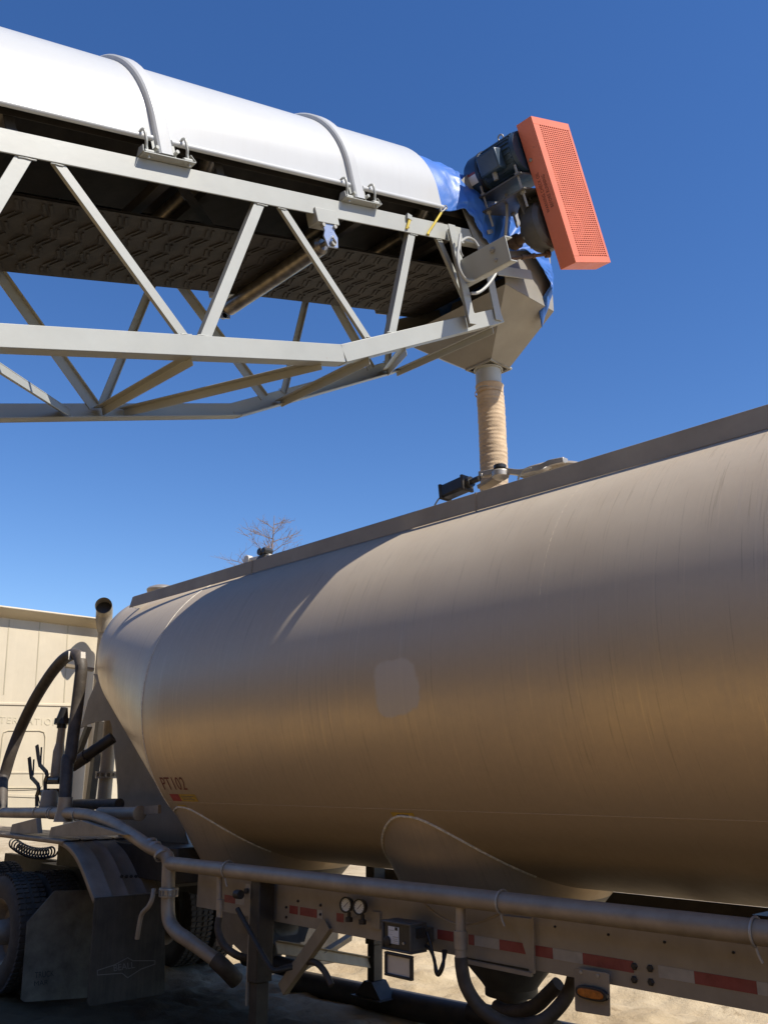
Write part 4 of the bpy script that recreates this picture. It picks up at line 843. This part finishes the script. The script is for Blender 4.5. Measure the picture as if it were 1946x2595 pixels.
# landing gear
def leg(x, y, z0, par=tr):
    m = MB(); m.abox(x - 0.055, x + 0.055, y, y + 0.13, z0 + 0.40, 1.235); o = m.build('landing_leg', M['dark'], par, bevel=0.006)
    m = MB(); m.abox(x - 0.042, x + 0.042, y + 0.015, y + 0.115, z0 + 0.12, z0 + 0.398); m.build('inner_leg', M['dark'], o, bevel=0.004)
    m = MB(); m.prism([V3((x - 0.16, y - 0.02, z0)), V3((x + 0.16, y - 0.02, z0)), V3((x + 0.05, y - 0.02, z0 + 0.12)), V3((x - 0.05, y - 0.02, z0 + 0.12))], (0, 0.17, 0)); m.abox(x - 0.18, x + 0.18, y - 0.05, y + 0.18, z0 - 0.012, z0 - 0.0005); m.build('leg_foot', M['dark'], o, bevel=0.003)
    return o
lg = leg(-5.45, 3.84, 0.20)
m = MB(); m.abox(-5.52, -5.505, 3.845, 3.965, 0.45, 1.22); m.abox(-5.56, -5.50, 3.835, 3.8385, 1.11, 1.21); m.build('leg_face_plate', M['aludark'], lg)
m = MB(); m.lathe((-5.53, 3.834, 1.165), (0, -1, 0), [(0, 0.018), (0.02, 0.018)], 12); m.cyl((-5.56, 3.80, 1.14), (-5.62, 3.80, 1.14), 0.03, 14); m.build('gear_shaft', M['dark'], lg)
leg2 = leg(py(C7, 822, 900, 5.6).x, 5.55, 0.16)
m = MB(); m.angle(py(C7, 262, 1085, 3.97), py(C7, 538, 690, 3.97), (0, -1, 0), 0.085, 0.008, 1, 0.05); m.build('leg_brace', M['brace'], tr, bevel=0.003)
m = MB(); m.angle(py(C7, 330, 990, 4.3), py(C7, 690, 760, 5.3), (0, -1, 0), 0.08, 0.008, 1, 0.05); m.build('leg_brace', M['aludark'], tr, bevel=0.003)
m = MB(); m.angle(py(C7, 235, 833, 4.0), py(C7, 792, 925, 5.55), (0, -1, 0), 0.085, 0.008, 1, 0.03); m.build('leg_cross_brace', M['brace'], tr, bevel=0.003)
tube_part('leg_crank', [py(C7, 5, 600, 3.78), py(C7, 70, 720, 3.78), py(C7, 200, 945, 3.78), py(C7, 240, 968, 3.8), py(C7, 330, 950, 3.9)], 0.017, 'dark')
tube_part('hose', [py(C7, 260, 965, 3.95), py(C7, 380, 930, 4.0), py(C7, 460, 918, 4.0), py(C7, 520, 965, 4.0), py(C7, 570, 1060, 4.0)], 0.020, 'hose')
m = MB(); p, q2 = py(C7, 345, 1035, 5.75), py(C7, 1480, 1275, 5.75); m.cyl(p, q2 + (q2 - p) * 0.6, 0.105, 24); m.build('hose_carrier_tube', M['dark'], tr)

# front end: skirt, hoses, valves
YS = 4.45
m = MB(); m.prism([py(E6, x, y, YS) for x, y in ((985, 860), (1020, 940), (930, 1140), (850, 1435), (920, 1395), (1000, 1372), (1090, 1354), (1160, 1350), (1182, 1440), (1235, 2040), (1250, 2680), (1420, 2720), (2000, 2720), (1700, 1700), (1200, 900))], (0, 0.01, 0)); m.build('front_skirt', M['skirt'], tr, smooth=False)
m = MB(); m.beam(py(E6, 1060, 1360, 4.9), py(E6, 940, 2300, 4.9), 0.10, 0.08, (0, -1, 0)); m.beam(py(E6, 940, 1400, 4.7), py(E6, 820, 1720, 4.7), 0.07, 0.06, (0, -1, 0)); m.build('front_post', M['dark'], tr)
m = MB(); c = py(E6, 1115, 1990, 4.7); m.lathe(c, (0, 0, 1), [(-0.5, 0.075), (0.03, 0.075), (0.03, 0.115), (0.05, 0.115), (0.05, 0.085), (0.085, 0.085), (0.085, 0.115), (0.105, 0.115), (0.105, 0.075), (0.9, 0.075)], 24)
for i in range(12):
    a = 2 * math.pi * i / 12; m.abox(c.x + 0.105 * math.cos(a) - .01, c.x + 0.105 * math.cos(a) + .01, c.y + 0.105 * math.sin(a) - .01, c.y + 0.105 * math.sin(a) + .01, c.z + 0.045, c.z + 0.09)
m.build('standpipe', M['aludark'], tr)
tube_part('relief_pipe', [py(E6, 770, 1830, 4.1), py(E6, 860, 1765, 4.12), py(E6, 960, 1690, 4.15), py(E6, 1190, 1530, 4.3)], 0.058, 'dark')
m = MB(); p, q2 = py(E6, 800, 1800, 4.09), py(E6, 920, 1720, 4.13); m.cyl(p, q2, 0.066, 18); m.build('relief_sleeve', M['hose'], tr)
m = MB(); m.cyl(py(G7, 755, 575, 4.1), py(G7, 1260, 570, 4.1), 0.050, 18); m.build('hose', M['hose'], tr)
m = MB(); p, q2 = py(G7, 1060, 665, 4.05), py(G7, 1465, 668, 4.05); m.cyl(p, q2, 0.055, 22); m.lathe(q2, q2 - p, [(-0.02, 0.055), (-0.02, 0.066), (0.012, 0.066), (0.016, 0.055)], 24); m.build('capped_pipe', M['pipe'], tr)
m = MB(); m.beam(py(G7, 1510, 640, 4.1), py(G7, 1680, 625, 4.1), 0.03, 0.07, (0, 0, 1)); m.build('pipe_strap', M['pipe'], tr)
YH = 3.95
loop = [py(G7, 20, 640, 3.8), py(G7, 25, 480, 3.82), py(G7, 30, 330, 3.85), py(E6, 60, 1900, 3.88), py(E6, 120, 1700, 3.9), py(E6, 220, 1440, YH), py(E6, 360, 1150, YH), py(E6, 520, 890, YH), py(E6, 640, 740, YH), py(E6, 720, 675, YH), py(E6, 790, 655, YH), py(E6, 840, 690, YH), py(E6, 858, 800, YH), py(E6, 845, 950, YH), py(E6, 815, 1200, YH), py(E6, 775, 1500, 3.93), py(E6, 740, 1750, 3.90), py(G7, 715, 100, 3.88), py(G7, 700, 330, 3.85), py(G7, 680, 620, 3.81)]
tube_part('loop_hose', loop, 0.061, 'hose', n=22)
m = MB(); c = py(G7, 672, 720, 3.8); m.lathe(c - V3((0, 0, 0.03)), (0, 0, 1), [(0, 0.085), (0.0, 0.09), (0.05, 0.08), (0.10, 0.070), (0.16, 0.066), (0.22, 0.066)], 22); m.build('hose_coupling', M['pipe'], tr)
m = MB()
for xx in (665, 820, 400, 540, 565): c = py(G7, xx, 670, YL); m.lathe((c.x, YL, 1.60), (1, 0, 0), [(0, pr), (0, pr + 0.008), (0.012, pr + 0.008), (0.012, pr)], 20, cap=False)
m.build('pipe_clamp', M['alu'], front)
# hose cradle on the tank end
m = MB(); m.beam(py(E6, 690, 775, 4.02), py(E6, 985, 820, 4.3), 0.14, 0.03, (0, 0, 1)); m.beam(py(E6, 880, 690, 4.05), py(E6, 885, 780, 4.05), 0.16, 0.012, (0.3, 1, 0)); cr = m.build('hose_cradle', M['aludark'], tr)
m = MB(); m.beam(py(E6, 747, 625, 3.9), py(E6, 747, 715, 3.9), 0.010, 0.05, (0, 1, 0)); m.beam(py(E6, 876, 632, 3.9), py(E6, 876, 700, 3.9), 0.010, 0.05, (0, 1, 0)); m.build('cradle_cheek', M['alu'], cr)
# valve stack
m = MB(); YV = 4.0
def seg(y0, y1, x0, x1, r0, r1): p, q = py(E6, x0, y0, YV), py(E6, x1, y1, YV); m.lathe(p, q - p, [(0, r0), ((q - p).length, r1)], 20)
seg(1430, 1590, 655, 635, 0.040, 0.042); seg(1590, 1680, 635, 622, 0.042, 0.058); seg(1680, 1980, 622, 600, 0.058, 0.068); vs = m.build('valve_stack', M['aludark'], tr)
m = MB(); seg(1215, 1330, 680, 660, 0.036, 0.060); seg(1330, 1392, 660, 655, 0.078, 0.082); seg(1392, 1432, 655, 652, 0.05, 0.05); m.build('vent_cap', M['black'], vs)
m = MB()
for x0, x1, y in ((440, 620, 450), (520, 640, 320)): p, q = py(G7, x0, y, YV - 0.05), py(G7, x1, y, YV - 0.05); m.cyl(p, q, 0.032, 14); m.lathe(py(G7, x1 - 60, y, YV), (0, 0, 1), [(-0.04, 0.06), (-0.04, 0.075), (-0.02, 0.075), (-0.02, 0.055), (0.02, 0.055), (0.02, 0.075), (0.04, 0.075), (0.04, 0.06)], 18)
m.build('butterfly_valve', M['black'], vs)
m = MB(); m.lathe(py(G7, 520, 620, YV - 0.1), (0, 0, 1), [(0, 0.10), (0.16, 0.085), (0.18, 0.075)], 18); m.build('valve_base', M['aludark'], vs)
for pts in (((312, 1740), (325, 1880), (335, 1950), (400, 2020), (415, 2070), (392, 2140), (392, 2240)), ((392, 1612), (408, 1740), (425, 1820), (490, 1890), (500, 1930), (478, 1990), (480, 2080))):
    P = [py(E6, x, y, 3.86) for x, y in pts]; m = MB()
    for a, b in zip(P, P[1:]): m.beam(a, b + (b - a).normalized() * 0.01, 0.038, 0.014, (0.4, -1, 0))
    a = py(E6, pts[0][0] + 48, pts[0][1] + 20, 3.9); b = py(E6, pts[0][0] + 40, pts[2][1] - 20, 3.9); m.beam(a, b, 0.014, 0.010, (0.4, -1, 0)); m.build('valve_lever', M['black'], vs)
tube_part('cable', [py(G7, 80, 430, 3.9), py(G7, 250, 428, 3.9), py(G7, 400, 420, 3.9)], 0.004, 'black', sub=2)
tube_part('cable', [py(G7, 412, 500, 3.9), py(G7, 420, 560, 3.9), py(G7, 428, 610, 3.9)], 0.004, 'black', sub=2)
# fender over the tractor's rear wheels, with pipe brackets and mud flap
prof = [(-11.6, 1.385), (-8.45, 1.385), (-8.22, 1.378), (-8.03, 1.345), (-7.85, 1.275), (-7.69, 1.17), (-7.55, 1.055), (-7.43, 0.955)]
pp = spline([V3((x, 0, z)) for x, z in prof], 5); m = MB(); rows = []
for i, p in enumerate(pp):
    tg = (pp[min(i + 1, len(pp) - 1)] - pp[max(0, i - 1)]).normalized(); nn = V3((-tg.z, 0, tg.x)); nn = nn if nn.z > 0 else -nn; row = []
    for y, h in ((3.635, -0.035), (3.64, -0.004), (3.655, 0.0), (3.70, 0.0), (3.78, 0.0), (3.79, 0.007), (3.80, 0.007), (3.81, 0.0), (3.93, 0.0), (3.94, 0.007), (3.95, 0.007), (3.96, 0.0), (4.10, 0.0), (4.11, 0.007), (4.12, 0.007), (4.13, 0.0), (4.24, 0.0), (4.255, -0.03)): row.append(V3((p.x, y, p.z)) + nn * h)
    rows.append(row)
m.grid(rows); fd = m.build('fender', M['fender'], tr, thick=0.005, sharp=40)
m = MB(); m.abox(-7.445, -7.425, 3.64, 4.25, 0.945, 0.975); m.build('flap_bar', M['fender'], fd)
m = MB()
for i in range(6): c = px_(B6, 730 + i * 28, 530, -7.60); m.lathe(c, (0.7, 0, 0.6), [(-0.01, 0.016), (0.02, 0.014)], 8)
m.build('rubber_bump', M['dark'], fd)
for pts in (((105, 885), (128, 785), (370, 722), (385, 722), (400, 880)), ((515, 915), (538, 815), (830, 745), (860, 745), (1320, 895))):
    m = MB(); m.prism([py(G7, x, y, 3.70) for x, y in pts], (0, 0.05, 0)); m.build('pipe_bracket', M['aludark'], fd, bevel=0.004)
XFL = -7.40
def flap(name, X, pts, mt, par):
    m = MB(); P = [px_(B6, x, y, X) for x, y in pts]; m.prism(P, (-0.012, 0, 0)); return m.build(name, M[mt], par, bevel=0.003)
f1 = flap('mud_flap', XFL, ((572, 652), (990, 625), (993, 1215), (985, 1232), (545, 1305), (526, 1288)), 'flap', tr)
def on_flap(x, y): return px_(B6, x, y, XFL + 0.0025)
m = MB()
lg_ = [(587, 1088), (690, 1055), (768, 1012), (800, 1030), (933, 1030), (933, 1050), (850, 1080), (768, 1132), (735, 1105), (587, 1116), (587, 1088)]
for a, b in zip(lg_, lg_[1:]): m.beam(on_flap(*a), on_flap(*b), 0.006, 0.002, EX)
m.build('flap_emblem', M['chalk'], f1)
o_, r_, u_ = on_flap(683, 1094), on_flap(828, 1070) - on_flap(683, 1094), on_flap(680, 1054) - on_flap(683, 1094)
text_mesh('flap_lettering', "BEALL", 1.0, M['chalk'], f1, lambda x, y, z: o_ + r_ * (x / 3.05) + u_ * (y / 0.72))

# ------------------------------------------------------------------ tractor
tk = empty('truck_tractor', (-9.5, 4.7, 0), 'dusty cream truck tractor with a sleeper cab coupled ahead of the tanker', 'truck')
XCB = -11.5
m = MB(); m.abox(-13.6, XCB, 3.70, 6.16, 1.25, 3.98); cab = m.build('cab', M['cab'], tk, bevel=0.06)
m = MB(); pr_ = [(XCB - 1.9, 3.89), (XCB + 0.005, 3.885), (XCB + 0.17, 3.99), (XCB + 0.16, 4.01), (XCB - 0.3, 4.07), (XCB - 1.9, 4.10)]
m.prism([V3((x, 3.66, z)) for x, z in pr_], (0, 2.54, 0)); m.build('roof_fairing', M['cab'], tk, bevel=0.02)
def cabp(x, y, d=0.0): return px_(E6, x, y, XCB + d)
for (xa, ya, xb, yb) in ((105, 290, 42, 1080), (425, 315, 376, 1040), (720, 345, 676, 1160), (-200, 270, -290, 1080)):
    m = MB(); m.beam(cabp(xa, ya, 0.001), cabp(xb, yb, 0.001), 0.014, 0.006, EX); m.build('panel_groove', M['groove'], cab)
m = MB(); m.beam(cabp(-400, 1165, 0.004), cabp(900, 1195, 0.004), 0.03, 0.014, EX); m.build('panel_ledge', M['cab'], cab, bevel=0.004)
def loop_panel(pts, nm):
    P = [cabp(x, y, 0.002) for x, y in pts]; m = MB(); m.tube(P, 0.008, 6, closed=True); m.build(nm, M['groove'], cab)
loop_panel(((30, 1530), (45, 1475), (90, 1458), (420, 1460), (465, 1475), (478, 1530), (455, 2030), (420, 2060), (0, 2060), (-20, 2000)), 'hatch_outline')
m = MB(); p, q2 = px_(G7, -100, 470, XCB + 0.002), px_(G7, 400, 490, XCB + 0.002); m.beam(p, q2, 0.03, 0.012, EX); p, q2 = px_(G7, 100, 240, XCB + 0.002), px_(G7, 640, 240, XCB + 0.002); m.beam(p, q2, 0.02, 0.012, EX); m.build('panel_ledge', M['cab'], cab)
ch_ = (cabp(0, 1390) - cabp(0, 1318)).length; ym = cabp(300, 1390); yr = cabp(545, 1390).y
text_mesh('embossed_lettering', "INTERNATIONAL", ch_ * 1.38, M['emboss'], cab, lambda x, y, z: V3((XCB + 0.003 + z, yr + 0.26 + x, ym.z + y)), spacing=1.25, align='RIGHT', extrude=0.0015)
# exhaust stack
XS = -11.13
c = px_(E6, 1115, 188, XS)
m = MB(); pts = [V3((XS - 0.06, c.y + 0.07, 1.4)), V3((XS - 0.06, c.y + 0.07, c.z - 0.45)), V3((XS - 0.05, c.y + 0.05, c.z - 0.26)), V3((XS - 0.02, c.y - 0.0, c.z - 0.13)), V3((XS + 0.03, c.y - 0.03, c.z - 0.04)), c + V3((0.10, -0.07, 0.0)), c + V3((0.22, -0.14, 0.01))]
pts = spline(pts, 6); m.tube(pts, 0.108, 28, cap=False); m.tube(pts, 0.101, 28, cap=False)
st = m.build('exhaust_stack', M['stack'], tk)
m = MB(); m.tube([pts[-9], pts[-8]], 0.1005, 28); m.build('stack_bore', M['black'], st)
# wheel pairs
def wheel(x, y, rad=0.52):
    wd = 0.27; m = MB()
    prof = [(0.0, 0.30), (-0.012, 0.36), (-0.018, 0.42), (-0.008, 0.475), (0.012, 0.505), (0.03, 0.512), (wd - 0.03, 0.512), (wd - 0.012, 0.505), (wd + 0.008, 0.475), (wd + 0.018, 0.42), (wd + 0.012, 0.36), (wd, 0.30)]
    m.lathe((x, y, rad), (0, 1, 0), prof, 72, cap=False)
    for i in range(60):
        a = 2 * math.pi * i / 60; er = V3((math.cos(a), 0, math.sin(a))); et = V3((-math.sin(a), 0, math.cos(a))); c = V3((x, y, rad)) + er * 0.513
        for yy, ww in ((0.03, 0.026), (0.095, 0.024), (wd - 0.095, 0.024), (wd - 0.03, 0.026)): m.box(c + V3((0, yy, 0)), er * 0.012, et * 0.018 + V3((0, 0.006, 0)), V3((0, ww, 0)))
    o = bpy.data.objects.new('wheel', None); scene.collection.objects.link(o); o.location = V3((x, y, rad)) - tk.location; o.parent = tk
    m.build('tyre', M['tyre'], o)
    m = MB(); m.lathe((x, y, rad), (0, 1, 0), [(0.13, 0.01), (0.12, 0.08), (0.10, 0.12), (0.13, 0.15), (0.13, 0.22), (0.03, 0.26), (0.0, 0.30), (0.0, 0.31), (wd, 0.31)], 48, cap=False); m.build('rim', M['hub'], o)
    m = MB(); m.lathe((x, y, rad), (0, -1, 0), [(-0.14, 0.12), (-0.02, 0.11), (0.03, 0.09), (0.04, 0.02)], 24); m.build('hub', M['hub'], o)
    return o
wheel(-9.22, 3.56); wheel(-9.22, 3.90); wheel(-10.55, 3.56); wheel(-10.55, 3.90)
wheel(-9.22, 5.68); wheel(-10.55, 5.68); wheel(-9.22, 5.34)
m = MB(); m.abox(-11.5, -7.9, 4.42, 4.50, 0.80, 1.06); m.abox(-11.5, -7.9, 5.2, 5.28, 0.80, 1.06); m.build('chassis', M['dark'], tk)
m = MB(); m.cyl((-9.22, 3.7, 0.52), (-9.22, 5.9, 0.52), 0.09, 16); m.build('axle', M['dark'], tk)
m = MB(); m.prism([V3((x, 4.2, z)) for x, z in ((-9.9, 1.06), (-8.3, 1.06), (-8.0, 0.98), (-8.0, 0.93), (-9.9, 0.93))], (0, 1.5, 0)); m.build('fifth_wheel', M['dark'], tk)
XF2 = -8.45
f2 = flap('mud_flap', XF2, ((165, 800), (330, 610), (700, 600), (700, 1225), (545, 1252), (150, 1280), (128, 1262)), 'flapdirty', tk)
m = MB(); m.abox(XFL - 0.012, XFL, 5.60, 6.24, 0.18, 0.97); m.build('mud_flap', M['flap'], tr, bevel=0.003)
m = MB(); m.grid([[V3((p.x, y, p.z)) for y in (5.60, 5.92, 6.24)] for p in pp]); m.build('fender', M['fender'], tr, thick=0.005)
o2, r2, u2 = px_(B6, 212, 1135, XF2 + .002), px_(B6, 328, 1122, XF2 + .002) - px_(B6, 212, 1135, XF2 + .002), px_(B6, 212, 1098, XF2 + .002) - px_(B6, 212, 1135, XF2 + .002)
text_mesh('flap_lettering', "TRUCK", 1.0, M['ink'], f2, lambda x, y, z: o2 + r2 * (x / 3.3) + u2 * (y / 0.72))
o3 = px_(B6, 205, 1183, XF2 + .002)
text_mesh('flap_lettering', "MAR", 1.0, M['ink'], f2, lambda x, y, z: o3 + r2 * (x / 2.75) + u2 * (y / 0.9))
m = MB(); hel = []; pa, pb = py(G7, 140, 975, 4.4), py(G7, 560, 1070, 4.4); mid = (pa + pb) / 2 + V3((0, 0, -0.12))
for i in range(241):
    t = i / 240; base = pa * (1 - t) ** 2 + mid * 2 * t * (1 - t) + pb * t * t; a = t * 2 * math.pi * 15; hel.append(base + V3((0.0, 0.055 * math.cos(a), 0.055 * math.sin(a))))
m.tube(hel, 0.010, 7); m.build('coiled_air_line', M['black'], tk)

# ------------------------------------------------------------------ bare tree beyond the trailer
random.seed(11)
d = ray(590, 1115); t = 42 / math.hypot(d.x, d.y); top = CAM + d * t; bx_, by_ = top.x, top.y; H_ = top.z
tree = empty('bare_tree', (bx_, by_, 0), 'leafless tree showing its thin twigs above the tanker roofline', 'tree')
m = MB(); trunk = [V3((bx_ + 0.12 * math.sin(i * 0.9), by_, H_ * i / 16)) for i in range(17)]
m.tube(trunk, [0.20 * (1 - i / 16) ** 0.9 + 0.012 for i in range(17)], 8); m.build('trunk', M['bark'], tree)
m = MB()
def twig(p, d, L, r, lv):
    pts = [p]; n = 5
    for i in range(n):
        d = (d + V3((random.uniform(-.22, .22), random.uniform(-.22, .22), random.uniform(-.10, .16)))).normalized(); pts.append(pts[-1] + d * L / n)
        if lv < 3 and i > 0:
            for _ in range(2 if lv < 2 else 1):
                dd = (d + V3((random.uniform(-.9, .9), random.uniform(-.9, .9), random.uniform(-.3, .5)))).normalized(); twig(pts[-1], dd, L * random.uniform(0.35, 0.55), r * 0.55, lv + 1)
    m.tube(pts, [max(0.0045, r * (1 - 0.8 * i / n)) for i in range(n + 1)], 4, cap=False)
for i in range(38):
    f = 0.52 + 0.46 * i / 38; a = i * 2.4; hgt = H_ * f; L = 2.5 * (1 - f) ** 0.75 * 1.9 + 0.3
    twig(V3((bx_ + 0.1 * math.sin(f * 14), by_, hgt)), V3((math.cos(a), math.sin(a), 0.35)).normalized(), L * random.uniform(0.8, 1.1), 0.024, 1)
m.build('crown', M['bark'], tree, smooth=False)

# upper coupler box under the tank cone, and a splash plate behind the branch pipe
m = MB(); m.abox(-9.3, -6.95, 4.10, 5.80, 1.08, 1.36); m.build('coupler_box', M['dark'], tr, bevel=0.01)
m = MB(); m.prism([py(B6, x, y, 4.35) for x, y in ((1300, 740), (1440, 720), (1500, 760), (1540, 830), (1545, 1000), (1480, 1005), (1400, 930), (1345, 940), (1300, 940))], (0, 0.008, 0)); m.build('splash_plate', M['aludark'], tr)

# unseen dark bank, added behind the viewpoint to block sky and darken tank reflections
m = MB(); rows = []
for j in range(15):
    f = j / 14; y = -9.5 - 16 * f; row = []
    for i in range(81):
        x = -70 + i * 1.75; h = 12.0 * math.sin(math.pi * min(1, f * 1.08)) ** 0.7 * (1 + 0.20 * noise.noise((x * 0.13, f * 3, 1))) + (0.5 * noise.noise((x * 0.7, f * 9, 4)) if 0 < j < 14 else 0)
        row.append(V3((x, y, h - 0.15)))
    rows.append(row)
m.grid(rows); tag(m.build('sky_block_bank', mat("dark_blocker", (0.038, 0.031, 0.021), 0.95, 0, 0.35, 1.5, 0.5, 6), None, sharp=180), kind='structure')
